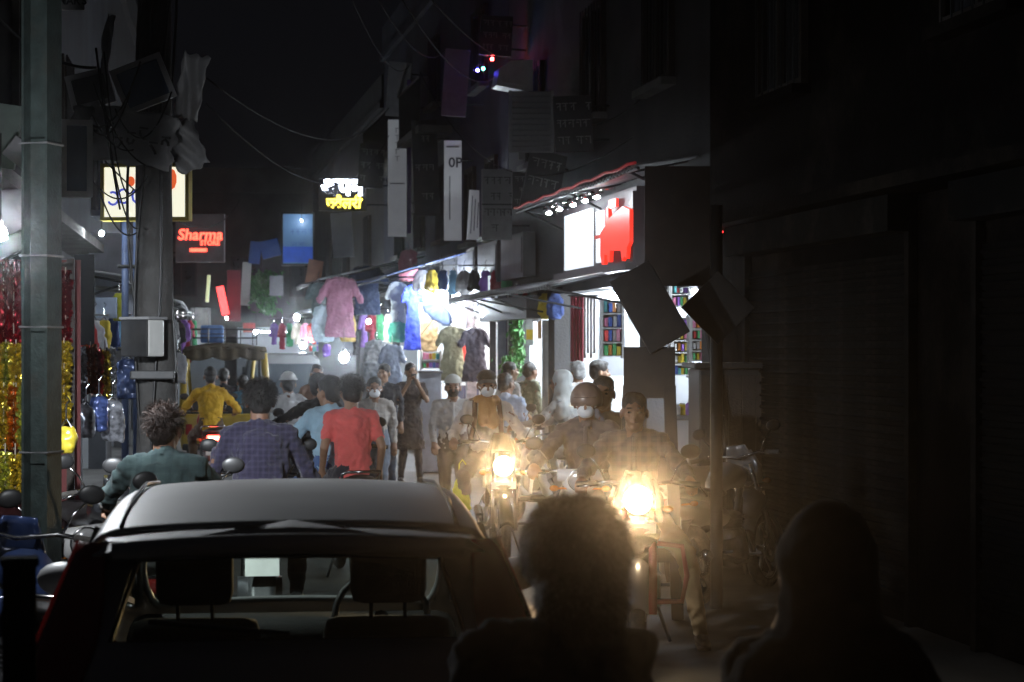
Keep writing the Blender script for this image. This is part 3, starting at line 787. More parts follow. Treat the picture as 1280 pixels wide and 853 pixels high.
def van(label, loc, face):
    root = thing('small_van', label, 'van', loc, R(face))
    wt = mat('van_white', (.12, .122, .126), .4, .1, var=.1, dirt=.35, coat=.3)
    t = MB(); pr = [(-.70, .35), (-.74, .8), (-.72, 1.05), (-.62, 1.72), (-.5, 1.82), (.5, 1.82), (.62, 1.72), (.72, 1.05), (.74, .8), (.70, .35)]
    t.prism(pr, -1.4, 1.5); o = t.build('body_shell', wt, root); m = o.modifiers.new('b', 'BEVEL'); m.width = .05; m.segments = 3
    t = MB(); t.bev((0, -1.41, 1.36), (1.14, .02, .56), .008); t.build('windscreen', mat('van_glass', (.05, .06, .07), .12, var=.1, coat=.5), root)
    for s_ in (-1, 1):
        t = MB(); t.lathe([(.001, .03), (.09, .02), (.10, 0)], (s_ * .52, -1.41, .78), 14, 'Y'); t.build('headlamp', LENSC, root, True)
        t = MB(); t.bev((s_ * .84, -1.2, 1.2), (.10, .06, .18), .03); t.build('wing_mirror', BLACKP, root, True)
        for y in (-1.0, 1.0): wheel(root, y, .26, .14, s_ * .62)
        t = MB(); t.bb(s_ * .655 - .05, s_ * .655 + .05, -1.1, -.3, 1.14, 1.58); t.build('side_window', MATS['van_glass'], root)
    t = MB(); t.bev((0, -1.45, .48), (1.4, .12, .16), .04); t.build('bumper', BLACKP, root, True)
    t = MB(); t.tube([(-.3, -1.44, 1.10), (-.05, -1.43, 1.40)], .008, 6); t.build('wiper', BLACKP, root)
    return root
# ------------------------------------------------------------------ ground
def ground_mat():
    m = bpy.data.materials.new('road_surface'); m.use_nodes = True; nt = m.node_tree; b = nt.nodes['Principled BSDF']
    tc = nt.nodes.new('ShaderNodeTexCoord')
    def noise(s, d=8, r=.6):
        n = nt.nodes.new('ShaderNodeTexNoise'); n.inputs['Scale'].default_value = s; n.inputs['Detail'].default_value = d; n.inputs['Roughness'].default_value = r
        nt.links.new(tc.outputs['Object'], n.inputs['Vector']); return n
    a = noise(.55); c = noise(38, 6, .7)
    r = nt.nodes.new('ShaderNodeValToRGB'); r.color_ramp.elements[0].position = .35; r.color_ramp.elements[1].position = .68
    r.color_ramp.elements[0].color = (.055, .052, .05, 1); r.color_ramp.elements[1].color = (.135, .125, .112, 1)
    nt.links.new(a.outputs['Fac'], r.inputs['Fac'])
    mx = nt.nodes.new('ShaderNodeMix'); mx.data_type = 'RGBA'; mx.blend_type = 'MULTIPLY'; mx.inputs[0].default_value = .6
    r2 = nt.nodes.new('ShaderNodeValToRGB'); r2.color_ramp.elements[0].color = (.35, .35, .35, 1); r2.color_ramp.elements[1].color = (1.4, 1.4, 1.4, 1); nt.links.new(c.outputs['Fac'], r2.inputs['Fac'])
    nt.links.new(r.outputs['Color'], mx.inputs[6]); nt.links.new(r2.outputs['Color'], mx.inputs[7]); nt.links.new(mx.outputs[2], b.inputs['Base Color'])
    p = noise(1.3, 4); rr = nt.nodes.new('ShaderNodeMapRange'); rr.inputs[3].default_value = .45; rr.inputs[4].default_value = .85; nt.links.new(p.outputs['Fac'], rr.inputs[0]); nt.links.new(rr.outputs[0], b.inputs['Roughness'])
    bp = nt.nodes.new('ShaderNodeBump'); bp.inputs['Strength'].default_value = .5; bp.inputs['Distance'].default_value = .012; nt.links.new(c.outputs['Fac'], bp.inputs['Height']); nt.links.new(bp.outputs['Normal'], b.inputs['Normal'])
    return m
t = MB(); t.grid(lambda u, v: Vector((-28 + u * 56, -4 + v * 112, 0)), 8, 16)
tag(t.build('road', ground_mat()), kind='structure')

# ------------------------------------------------------------------ buildings
def XR(Y): return 4.6 - (Y - 14) * .042
TILT = math.atan(.042)
XL = -1.8
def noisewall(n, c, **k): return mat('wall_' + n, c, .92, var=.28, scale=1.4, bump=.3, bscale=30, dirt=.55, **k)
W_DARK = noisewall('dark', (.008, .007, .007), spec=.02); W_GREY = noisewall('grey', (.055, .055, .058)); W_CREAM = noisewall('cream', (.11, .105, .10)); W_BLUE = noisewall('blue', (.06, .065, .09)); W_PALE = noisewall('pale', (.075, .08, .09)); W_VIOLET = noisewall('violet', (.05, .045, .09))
IN_WHITE = mat('interior_white', (.72, .74, .76), .8, var=.08, scale=2, dirt=.12); IN_GREY = mat('interior_grey_wall', (.5, .52, .56), .8, var=.1, scale=2, dirt=.2); IN_DIM = mat('interior_dim', (.10, .10, .11), .8, var=.2, scale=2)
CONC = mat('concrete', (.13, .127, .12), .9, var=.25, scale=3, bump=.4, bscale=40, dirt=.4)
METAL = mat('sheet_metal', (.22, .22, .23), .45, .5, var=.25, scale=5, dirt=.4)
STEEL_D = mat('steel_dark', (.035, .036, .038), .5, .4, var=.3, scale=10, dirt=.3)
WOOD_D = mat('wood_dark', (.03, .022, .017), .7, var=.35, scale=8, bump=.3, bscale=60)
PANE = mat('window_pane', (.02, .022, .026), .12, var=.2, coat=.4)

def frame_root(side, name, label, cat, Y0, Y1):
    if side == 'R': return thing(name, label, cat, (XR(Y0), Y0, 0), R(90) + TILT)
    return thing(name, label, cat, (XL, Y1, 0), R(-90))

def building(side, Y0, Y1, h, label, wallm, ops=(), wins=(), gh=2.9, depth=3.2, inner=None, chajja=True, balcony=None, bays=None, trim=None):
    CONC = trim or MATS['concrete']
    root = frame_root(side, 'shop_building', label, 'building', Y0, Y1)
    Lg = Y1 - Y0 - .01
    conv = (lambda Y: Y - Y0) if side == 'R' else (lambda Y: Y1 - Y)
    ops = sorted([tuple(sorted((conv(a), conv(b)))) + (zt,) for a, b, zt in ops])
    t = MB(); x = 0
    for a, b, zt in ops:
        if a > x + .02: t.bb(x, a, -.25, 0, 0, gh)
        if zt < gh - .02: t.bb(a, b, -.25, 0, zt, gh)
        x = b
    if x < Lg - .02: t.bb(x, Lg, -.25, 0, 0, gh)
    t.bb(0, Lg, -.25, .004, gh, h)
    t.bb(0, .2, -depth, -.25, 0, h); t.bb(Lg - .2, Lg, -depth, -.25, 0, h); t.bb(0, Lg, -depth - .2, -depth, 0, h)
    t.build('wall', wallm, root)
    t = MB(); t.bb(-.0, Lg, -depth - .2, .10, h, h + .14); t.bb(0, Lg, -.1, .05, h + .14, h + .75); t.build('parapet', wallm, root)
    if ops:
        t = MB(); t.bb(.2, Lg - .2, -depth, -.25, gh - .02, gh + .1)
        t.bb(.205, Lg - .205, -depth + .003, -depth + .04, .15, gh - .02)
        xs = [.2] + [(ops[i][1] + ops[i + 1][0]) / 2 for i in range(len(ops) - 1)] + [Lg - .2]
        for x in xs: t.bb(x - .03, x + .03, -depth + .05, -.26, .15, gh - .025)
        t.build('shop_interior', inner or IN_WHITE, root)
        t = MB(); t.bb(.01, Lg - .01, -depth, .35, 0, .15); t.build('shop_plinth', CONC, root)
    if chajja:
        for k in range(1, int(h / 2.9)):
            t = MB(); z = gh * k + .05 + .0
            t.bb(.02, Lg - .02, .006, .42, z, z + .09); t.build('ledge', CONC, root)
    for a, z, w, hh in wins:
        s = conv(a)
        t = MB()
        for q in ((s - w / 2, s - w / 2 + .06, z, z + hh), (s + w / 2 - .06, s + w / 2, z, z + hh), (s - w / 2 + .06, s + w / 2 - .06, z + hh - .06, z + hh), (s - w / 2 + .06, s + w / 2 - .06, z, z + .06), (s - .025, s + .025, z + .06, z + hh - .06)):
            t.bb(q[0], q[1], .005, .065, q[2], q[3])
        wo = t.build('window', WOOD_D, root)
        for q in (-1, 1):
            t = MB(); t.bb(s + q * w / 4 - w / 4 + .045, s + q * w / 4 + w / 4 - .045, .006, .022, z + .06, z + hh - .06); t.build('pane', PANE, wo)
        t = MB(); t.bb(s - w / 2 - .06, s + w / 2 + .06, .006, .16, z - .08, z - .004); t.build('sill', CONC, wo)
        if w > .9:
            t = MB()
            for i in range(7): xx = s - w / 2 + .1 + i * (w - .2) / 6; t.tube([(xx, .09, z), (xx, .09, z + hh)], .009, 5)
            t.build('grille', STEEL_D, wo)
    if balcony:
        for a, b, z, out in balcony:
            s0, s1 = sorted((conv(a), conv(b)))
            t = MB(); t.bb(s0, s1, .007, out, z, z + .12); bo = t.build('balcony', CONC, root)
            t = MB(); t.tube([(s0, out - .03, z + .95), (s1, out - .03, z + .95)], .025, 6)
            n = int((s1 - s0) / .14)
            for i in range(n + 1): x = s0 + (s1 - s0) * i / n; t.tube([(x, out - .03, z + .1), (x, out - .03, z + .95)], .010, 5)
            t.build('railing', STEEL_D, bo)
    return root

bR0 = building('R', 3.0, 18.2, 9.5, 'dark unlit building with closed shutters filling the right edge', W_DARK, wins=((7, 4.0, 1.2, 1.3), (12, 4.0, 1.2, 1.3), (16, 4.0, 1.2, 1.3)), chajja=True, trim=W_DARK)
bR1 = building('R', 18.2, 28.7, 9.5, 'dim grey building above the shop with the red lit sign', W_GREY, ops=((18.5, 20.6, 2.5), (20.9, 25.4, 2.6), (25.8, 28.4, 2.45)), wins=((20, 4.6, 1.1, 1.3), (23, 4.6, 1.1, 1.3), (26.6, 4.4, 1.1, 1.3)), inner=IN_WHITE, chajja=False)
bR2 = building('R', 28.7, 33.2, 8.6, 'narrow dark building left of the grey one, shop with hanging greenery below', W_VIOLET, ops=((29.0, 32.8, 2.5),), wins=((30, 3.6, .9, 1.2), (32, 3.6, .9, 1.2), (31, 6.0, 1.2, 1.2)), inner=IN_WHITE, chajja=False)
bR3 = building('R', 33.2, 44.0, 8.2, 'tall building over the bright clothes shop, blue awning below it', W_BLUE, ops=((33.6, 37.6, 2.7), (38.1, 43.6, 2.6)), wins=((35, 3.8, 1.1, 1.3), (38, 3.8, 1.1, 1.3), (41, 3.8, 1.1, 1.3), (36, 6.3, 1.1, 1.2), (40, 6.3, 1.1, 1.2)), inner=IN_WHITE, balcony=((34, 43, 5.6, .6),))
bR4 = building('R', 44.0, 63.0, 7.2, 'far grey building carrying the white and yellow lit jewellery sign', W_GREY, ops=((45, 49, 2.6), (50, 55, 2.6), (56, 62, 2.6)), wins=((47, 3.7, 1.1, 1.3), (52, 3.7, 1.1, 1.3), (57, 3.7, 1.1, 1.3)), inner=IN_GREY)
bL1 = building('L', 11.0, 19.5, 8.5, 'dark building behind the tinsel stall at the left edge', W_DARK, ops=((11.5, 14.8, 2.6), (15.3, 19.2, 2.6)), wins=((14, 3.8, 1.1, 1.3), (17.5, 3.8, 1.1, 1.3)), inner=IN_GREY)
bL2 = building('L', 19.5, 30.0, 8.0, 'pale blue washed building left of the dark thick pole', W_PALE, ops=((20, 24.4, 2.3), (25, 29.6, 2.3)), wins=((22, 3.7, 1.1, 1.3), (27, 3.7, 1.1, 1.3)), inner=IN_WHITE)
bL3 = building('L', 30.0, 45.0, 7.6, 'grey building carrying the red Sharma sign', W_GREY, ops=((31, 36, 2.5), (37, 44, 2.5)), wins=((34, 3.8, 1.1, 1.3), (39, 3.8, 1.1, 1.3)), inner=IN_GREY)
bL4 = building('L', 45.0, 63.0, 6.6, 'cream building at the far left end of the street', W_CREAM, ops=((46, 53, 2.5), (54, 62, 2.5)), wins=((50, 3.7, 1.1, 1.3), (57, 3.7, 1.1, 1.3)), inner=IN_GREY)
# building that closes the street
root = thing('shop_building', 'far building closing the end of the street behind the rickshaw', 'building', (0, 66, 0))
t = MB(); t.bb(-6, -2.6, 0, .25, 0, 7); t.bb(-2.6, 4, 0, .25, 2.6, 7); t.bb(4, 8, 0, .25, 0, 7); t.bb(-.2, .2, 0, .25, 0, 2.6); t.bb(-6, 8, 3.2, 3.4, 0, 7); t.build('wall', W_CREAM, root)
t = MB(); t.bb(-6, 8, -.12, 3.4, 7, 7.14); t.bb(-6, 8, -.06, .1, 7.14, 7.8); t.build('parapet', W_CREAM, root)
t = MB(); t.bb(-2.8, 4.2, .255, 3.15, 2.58, 2.66); t.bb(-2.8, 4.2, 3.12, 3.18, 0, 2.57); t.build('shop_interior', IN_GREY, root)
for x in (-1.6, .5, 2.4):
    t = MB()
    for q in ((x - .5, x - .44, 3.6, 4.9), (x + .44, x + .5, 3.6, 4.9), (x - .44, x + .44, 4.84, 4.9), (x - .44, x + .44, 3.6, 3.66), (x - .02, x + .02, 3.66, 4.84)): t.bb(q[0], q[1], -.06, -.004, q[2], q[3])
    wo = t.build('window', WOOD_D, root); t = MB(); t.bb(x - .44, x + .44, -.02, -.006, 3.66, 4.84); t.build('pane', PANE, wo)

# roller shutters of the dark building
for a, b in ((13.2, 16.9), (8.2, 12.0)):
    t = MB()
    for i in range(24):
        z = .16 + i * .1
        t.bb(a - 3.0, b - 3.0, .008, .03, z, z + .094); t.tube([(a - 3.0, .032, z + .047), (b - 3.0, .032, z + .047)], .018, 6)
    n_ = 24
    sh = MB(); sh.bb(a - 3.08, a - 3.0, .006, .07, 0, 2.7); sh.bb(b - 3.0, b - 2.92, .006, .07, 0, 2.7); sh.bb(a - 3.08, b - 2.92, .006, .22, 2.7, 3.0)
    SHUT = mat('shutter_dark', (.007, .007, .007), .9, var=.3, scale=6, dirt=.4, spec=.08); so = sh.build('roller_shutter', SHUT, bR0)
    sl = MB(); sl.bb(0, b - a, 0, .02, 0, .094); sl.tube([(0, .022, .047), (b - a, .022, .047)], .016, 6)
    first = sl.build('slat', SHUT, so, loc=(a - 3.0, .008, .16))
    for i in range(1, 24): inst(first, 'slat', so, (a - 3.0, .008, .16 + i * .1))

# ------------------------------------------------------------------ lights that hang in the shops
LED = lamp('led_cool', (.80, .90, 1.0), 900.0); LEDW = lamp('led_white', (1.0, .97, .92), 900.0); LEDP = lamp('led_stall', (.80, .90, 1.0), 800.0); LEDL = lamp('led_dim', (.82, .90, 1.0), 170.0)
BULB = lamp('bulb_cool', (.80, .91, 1.0), 700.0); BULBS = lamp('bulb_far', (.85, .93, 1.0), 600.0); BULBW = lamp('bulb_warm', (1.0, .72, .40), 300.0)
_tube = None
def tube_light(label, c, ang, length=1.2, m=LED, group='tube lights in the shops', k=1.0):
    root = thing('tube_light', label, 'tube light', c, ang, group)
    t = MB(); t.tube([(-length / 2, 0, 0), (length / 2, 0, 0)], .016 * k, 8); t.build('tube', m, root, True)
    t = MB(); t.bev((0, 0, .045), (length + .06, .05, .04), .008)
    for s_ in (-1, 1): t.box((s_ * (length / 2 + .02), 0, .02), (.03, .04, .06))
    t.build('fitting', mat('fitting_white', (.6, .6, .6), .5, var=.05), root); return root

def bulb(label, c, r=.045, m=BULB, group='bare bulbs over the street', drop=.35):
    root = thing('light_bulb', label, 'light bulb', c, 0, group)
    t = MB(); t.ball((0, 0, 0), (r, r, r * 1.15), 8, 6); t.build('glass_bulb', m, root, True)
    t = MB(); t.tube([(0, 0, r * .9), (0, 0, r * 1.9)], r * .5, 8); t.tube([(0, 0, r * 1.8), (0, 0, r * 1.9 + drop)], .006, 5); t.build('holder', BLACKP, root); return root

AR = R(90) + TILT
def RP(Y, v, z): # a point at street position Y, v metres out from the right-hand facade
    return Vector((XR(Y) - v, Y, z))

# clothes shop, greenery shop, red sign shop, corner shop
tube_light('tube light on the ceiling of the clothes shop, near end', RP(34.6, -.9, 2.55), AR)
tube_light('tube light on the ceiling of the clothes shop, far end', RP(36.6, -.9, 2.55), AR)
tube_light('tube light in the dim shop behind the mauve kurta', RP(40.5, -1.0, 2.5), AR)
tube_light('tube light over the hanging greenery', RP(30.2, -.8, 2.42), AR, m=LEDW)
tube_light('tube light over the grey door', RP(27.6, -1.2, 2.35), AR)
tube_light('tube light above the shelves of the red sign shop', RP(22.3, -1.1, 2.42), AR)
tube_light('tube light by the red curtain', RP(24.3, -1.1, 2.42), AR)
tube_light('tube light in the shop behind the tilted boards', RP(19.6, -.6, 2.38), AR)
tube_light('tube light in the far right shops', RP(47, -.8, 2.45), AR)
tube_light('tube light in the farthest right shop', RP(53, -.8, 2.45), AR)
tube_light('tube light in the tinsel shop at the left edge', Vector((XL - 1.2, 13.2, 2.45)), R(90), m=LEDL)
tube_light('tube light in the shop behind the silver packets', Vector((XL - .6, 17.2, 2.45)), R(90), m=LEDL)
tube_light('tube light in the pale blue building', Vector((XL - .6, 22.3, 2.2)), R(90), m=LEDL)
tube_light('tube light in the pale blue building, far end', Vector((XL - .6, 27.3, 2.2)), R(90), m=LEDL)
tube_light('tube light in the grey building under the Sharma sign', Vector((XL - .6, 33.5, 2.4)), R(90), m=LEDL)
tube_light('tube light in the far left cream building', Vector((XL - .6, 50, 2.4)), R(90))
tube_light('tube light inside the building closing the street', Vector((-1.2, 67, 2.45)), 0, m=LEDL)
tube_light('tube light inside the end building, right bay', Vector((1.6, 67, 2.45)), 0, m=LEDL)
for lb, px, py, d, r, mm in (
    ('brightest bare bulb hanging above the crowd', 430, 447, 33, .075, BULB), ('bulb under the awning left of the mauve kurta', 379, 432, 40, .06, BULB),
    ('bulb high under the far awning', 371, 397, 44, .06, BULB), ('bulb inside the blue lit signboard', 377, 276, 43, .014, BULBS),
    ('small bulb over the rickshaw roof', 320, 415, 50, .05, BULBS), ('small bulb left of the rickshaw roof rack', 243, 407, 48, .05, BULBS),
    ('small bulb between the rickshaw and van', 338, 385, 52, .035, BULBS), ('tiny bulb under the red vertical neon', 284, 398, 50, .03, BULBS),
    ('small bulb beside the grey hanging strip', 461, 402, 36, .035, BULBS), ('bulb under the ledge left of the red sign', 705, 335, 26, .03, BULBS),
    ('glaring bulb over the umbrella in the bright shop', 534, 366, 32.2, .07, BULB), ('glaring bulb over the dark coat', 606, 392, 29.6, .06, BULB), ('glaring bulb under the blue awning', 552, 352, 31.6, .05, BULB), ('glaring bulb beside the patterned pillar', 580, 366, 31.0, .05, BULB), ('small bulb high on the left between the poles', 127, 292, 19, .022, BULBS), ('bare bulb over the red tinsel at the left edge', 0, 292, 8.0, .027, lamp('bulb_near', (.92, .96, 1.0), 3000.0))):
    bulb(lb, P(px, py, d), r, mm)
# ------------------------------------------------------------------ signs and awnings
def board(name, label, px0, px1, py0, py1, d, m, face=0, roll=0, th=.05, frame=None, cat='signboard', group=None, bracket=None, crumple=0):
    """a hanging board facing down the street; face turns it, roll tilts it"""
    c = P((px0 + px1) / 2, (py0 + py1) / 2, d); w = (px1 - px0) / FPX * d; h = (py1 - py0) / FPX * d
    root = thing(name, label, cat, c, group=group, rot=(0, R(roll), -YAW + R(face)))
    root.rotation_mode = 'XYZ'
    if crumple:
        sd = (px0 * 7 + py0 * 3) % 50; t = MB()
        def cr(u, v):
            e = .04 * math.sin(v * 19 + sd) * (abs(u - .5) > .45) * w
            return Vector(((u - .5) * w + e, crumple * (math.sin(u * 5 + sd) * math.cos(v * 4 + sd * .7) + .5 * math.sin(u * 11 + v * 8 + sd)), (v - .5) * h + .03 * h * math.sin(u * 14 + sd) * (abs(v - .5) > .45)))
        t.grid(cr, 12, 12); o = t.build('panel', m, root, True); md = o.modifiers.new('t', 'SOLIDIFY'); md.thickness = .008
    else:
        t = MB(); t.bev((0, 0, 0), (w, th, h), .006); t.build('panel', m, root)
    if frame:
        t = MB(); fw = .035
        for q in ((-w / 2 - fw / 2, 0, fw, h + 2 * fw), (w / 2 + fw / 2, 0, fw, h + 2 * fw)): t.box((q[0], 0, q[1]), (q[2], th + .02, q[3]))
        for z in (-h / 2 - fw / 2, h / 2 + fw / 2): t.box((0, 0, z), (w, th + .02, fw))
        t.build('frame', frame, root)
    if bracket:
        t = MB()
        t.tube([(w / 2, .02, h * .3), (w / 2 + bracket, .06, h * .3)], .014, 6); t.build('bracket', STEEL_D, root)
        t = MB(); t.tube([(w / 2, .02, -h * .3), (w / 2 + bracket, .06, -h * .3)], .014, 6); t.build('bracket', STEEL_D, root)
    return root, w, h
def scribble(root, w, h, m, rows, y=-.03, seed=1, top=.9, k=1.0):
    rd = random.Random(seed); t = MB()
    for r in range(rows):
        z = h * (top / 2 - (r + .5) * top / rows); x = -w * .42; sz = min(h * top / rows * .42, w * .22) * k
        while x < w * .40:
            ln = sz * rd.uniform(.6, 1.2)
            if rd.random() > .15:
                t.box((x + ln / 2, y, z + sz * .5), (ln, .005, sz * .13)); t.box((x + ln * rd.uniform(.5, .95), y, z), (sz * .14, .005, sz))
                t.tube([(x + ln * .4 + sz * .22 * math.cos(a * .8 + r), y, z - sz * .05 + sz * .25 * math.sin(a * .8 + rd.random())) for a in range(4)], sz * .06, 4)
            x += ln * 1.15
    o = t.build('lettering', m, root); o['kind'] = 'stuff'
FLEX = mat('flex_white', (.62, .62, .60), .3, var=.1, scale=3, dirt=.35, coat=.2)
FLEXG = mat('flex_grey', (.26, .26, .27), .45, var=.2, scale=3, dirt=.5)
FLEXW = mat('flex_glow', (.55, .55, .53), .3, var=.15, scale=2, coat=.3, emit=(.85, .9, 1.0), es=.10)  # faint glow added so the white boards show where no lamp reaches
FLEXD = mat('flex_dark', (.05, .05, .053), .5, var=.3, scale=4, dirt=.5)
FLEXB = mat('flex_blue', (.035, .06, .11), .4, var=.2, scale=3, dirt=.3)
INK = mat('ink_dark', (.05, .05, .06), .6); INKB = mat('ink_blue', (.05, .07, .35), .5); INKR = mat('ink_red', (.5, .05, .03), .5); INKY = mat('ink_yellow', (.7, .5, .04), .5)
MAROON = mat('flex_maroon', (.16, .02, .035), .6, var=.2, scale=3); PURPLE = mat('flex_purple', (.12, .07, .22), .5, var=.2)

# jewellery sign, white and yellow letters
root, w, h = board('lit_signboard', 'lit signboard with white and yellow Hindi letters high over the street', 398, 458, 224, 264, 42, mat('sign_black', (.02, .022, .03), .4), face=6, th=.10, bracket=.9)
NW = lamp('neon_white', (.80, .86, 1.0), 14.0); NY = lamp('neon_yellow', (1.0, .78, .08), 6.0); NR = lamp('neon_red', (1.0, .07, .04), 6.0); NRS = lamp('neon_red_soft', (1.0, .10, .05), 2.6)
o = lettering('अपन', .50, NW, root, (.0, -.056, .15), bold=.022); o.scale = (.92, .95, 1)
lettering('ज', .30, NY, root, (-.24, -.056, -.185), shear=.12, bold=.008, cut=.70)
lettering('वैलरी', .30, NY, root, (.10, -.056, -.185), shear=.12, bold=.008)
# Sharma
root, w, h = board('lit_signboard', 'grey signboard with red lit Sharma lettering beyond the thick pole', 220, 281, 268, 328, 40, FLEXG, th=.12, bracket=-1.3)
lettering('Sharma', .30, NR, root, (.0, -.066, .06), shear=.15, bold=.006)
lettering('STORE', .13, NR, root, (.20, -.066, -.10), bold=.004)
t = MB(); t.bev((-.03, -.066, -.24), (.34, .012, .065), .02); t.build('underline', NR, root)
# glowing white board behind the thick pole
root, w, h = board('lit_signboard', 'glowing white signboard with yellow edge half hidden by the thick pole', 132, 234, 210, 272, 19, lamp('lightbox_warm', (1.0, .98, .78), .95), face=-3, th=.14, frame=mat('frame_yellow', (.5, .4, .05), .5), bracket=-.5)
def arc(cx, cz, r, a0, a1, th_=.014, y=-.085): return [(cx + r * math.cos(R(a0 + (a1 - a0) * i / 10)), y, cz + r * 1.2 * math.sin(R(a0 + (a1 - a0) * i / 10))) for i in range(11)]
t = MB(); t.tube(arc(-.20, -.04, .055, 20, 320), .012, 6); t.tube(arc(-.06, -.04, .055, 0, 360), .012, 6); t.tube(arc(-.30, -.06, .05, -150, 120), .012, 6); t.build('lettering', mat('ink_lit_blue', (.05, .07, .4), .5, emit=(.12, .16, .9), es=.5), root)
t = MB(); t.ball((-.13, -.08, .10), (.04, .01, .05), 8, 5); t.ball((.26, -.08, .12), (.05, .012, .10), 8, 5); t.build('emblem', mat('ink_lit_red', (.5, .05, .03), .5, emit=(1, .15, .04), es=.7), root)
# blue lit signboard at the far end
root, w, h = board('lit_signboard', 'pale blue lit signboard with blue base at the far end', 354, 391, 268, 330, 43.4, lamp('lightbox_blue', (.25, .50, .9), .07), face=4, th=.16, frame=STEEL_D)
t = MB(); t.box((0, -.085, -.34), (w, .01, .34)); t.build('lower_band', mat('band_blue', (.03, .09, .4), .5, emit=(.05, .15, .8), es=.25), root)
t = MB()
t = MB(); scribble(root, w, h * .6, mat('ink_sky', (.10, .2, .45), .5, emit=(.15, .35, .8), es=.1), 2, -.085, 4)
# long upright boards on the right facades
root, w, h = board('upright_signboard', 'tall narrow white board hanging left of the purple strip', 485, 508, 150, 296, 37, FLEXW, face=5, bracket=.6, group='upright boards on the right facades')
for i in range(5): t = MB(); t.box((.02 * (i % 3) - .02, -.03, h / 2 - .2 - i * .13), (.015, .006, .09)); t.box((0, -.03, h / 2 - .16 - i * .13), (.08, .006, .012)); t.build('lettering', FLEXG, root)
t = MB(); t.box((0, -.03, -.1), (w * .8, .006, .02)); t.build('stripe', FLEXG, root)
board('upright_signboard', 'crumpled pale board above the tall narrow white board', 484, 513, 78, 146, 37, FLEXG, face=8, roll=4, bracket=.6, group='upright boards on the right facades')
board('upright_signboard', 'slim purple strip board beside the tall narrow white board', 509, 514, 100, 292, 36.8, PURPLE, bracket=.4, group='upright boards on the right facades')
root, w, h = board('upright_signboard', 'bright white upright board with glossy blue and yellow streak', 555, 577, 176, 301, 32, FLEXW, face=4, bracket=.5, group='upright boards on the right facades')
lettering('0P', .22, INK, root, (.04, -.029, .44), bold=.004)
t = MB(); t.box((-.05, -.03, -.12), (.02, .006, .7)); t.box((0, -.03, .70), (.2, .006, .03)); t.build('lettering', FLEXG, root)
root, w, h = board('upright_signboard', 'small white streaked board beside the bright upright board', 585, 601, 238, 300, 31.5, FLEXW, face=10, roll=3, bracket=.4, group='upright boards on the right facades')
for i in range(3): t = MB(); t.box((-.05 + i * .05, -.03, 0), (.012, .006, .6 - .1 * i)); t.build('lettering', INK, root)
board('upright_signboard', 'grey drooping board under the blue and red fairy lights', 554, 585, 62, 146, 31, FLEXG, face=5, roll=4, bracket=.5, group='upright boards on the right facades')
root, w, h = board('upright_signboard', 'dark grey two-panel board above the dim ledge', 602, 640, 212, 300, 27.3, FLEXG, face=6, bracket=.4, group='upright boards on the right facades')
t = MB(); t.box((0, -.03, 0), (w, .01, .02)); t.build('divider', FLEXD, root); scribble(root, w, h, FLEXD, 4, -.03, 9)
root, w, h = board('upright_signboard', 'slanted dark board above the red edged awning', 655, 702, 190, 268, 24.8, FLEXD, face=10, roll=12, bracket=.3, group='upright boards on the right facades')
scribble(root, w, h, FLEXG, 3, -.03, 5)
for i, (lb, a, b, c_, e, d, rl, mm) in enumerate((('dark lettered board over the round-backed box', 600, 640, 20, 70, 27.5, 3, FLEXD), ('dim lettered board right of the louvred shutter', 692, 740, 120, 190, 22.6, -3, FLEXD), ('dark board hung beside the purple strip', 516, 548, 150, 270, 34.5, -2, FLEXD), ('grey square board left of the tall white board', 448, 480, 180, 235, 39, 4, FLEXD), ('slim pale board below the louvred shutter', 648, 656, 120, 200, 26, 0, FLEXG), ('dark box hung above the grey ledge boards', 640, 676, 215, 262, 25.5, 0, FLEXD))):
    root, w, h = board('upright_signboard', lb, a, b, c_, e, d, mm, face=6, roll=rl, bracket=.4, group='upright boards on the right facades'); scribble(root, w, h, FLEXG, 3, -.03, 20 + i)
# louvred window unit, curved lamp box and fairy lights
root = thing('louvre_shutter', 'louvred grey shutter below the round-backed white box', 'shutter', P(664, 152, 24.6), -YAW)
t = MB(); t.box((-.26, .02, 0), (.04, .06, .76)); t.box((.26, .02, 0), (.04, .06, .76)); t.box((0, .05, 0), (.5, .01, .76)); t.build('frame', FLEXG, root)
sl = MB(); sl.box((0, 0, 0), (.48, .012, .06), rot=(R(35), 0, 0)); first = sl.build('slat', FLEXG, root, loc=(0, 0, -.34))
for i in range(1, 11): inst(first, 'slat', root, (0, 0, -.34 + i * .068))
root = thing('cooler_box', 'round-backed white box fixed high on the right facade', 'box', P(640, 98, 26), -YAW + R(10))
t = MB(); t.prism([(-.24, -.12), (.24, -.20), (.24, .22), (-.05, .20), (-.20, .10)], -.2, .2); t.build('casing', FLEX, root); t = MB(); t.box((.02, -.21, -.09), (.38, .02, .035), rot=(0, R(10), 0)); t.build('lip', FLEX, root)
for nm, px, py, c, s_ in (('blue', 597, 88, (.08, .06, 1.0), 260), ('red', 615, 74, (1.0, .03, .03), 260), ('green', 604, 86, (.1, .9, .5), 40)):
    root = thing('fairy_light', 'tiny %s fairy light high on the right' % nm, 'fairy light', P(px, py, 27.6), 0, 'fairy lights on the wire')
    t = MB(); t.ball((0, 0, 0), .022, 8, 5); t.build('lens', lamp('fairy_' + nm, c, s_), root, True); t = MB(); t.tube([(0, 0, .02), (0, 0, .07)], .012, 6); t.build('cap', BLACKP, root)
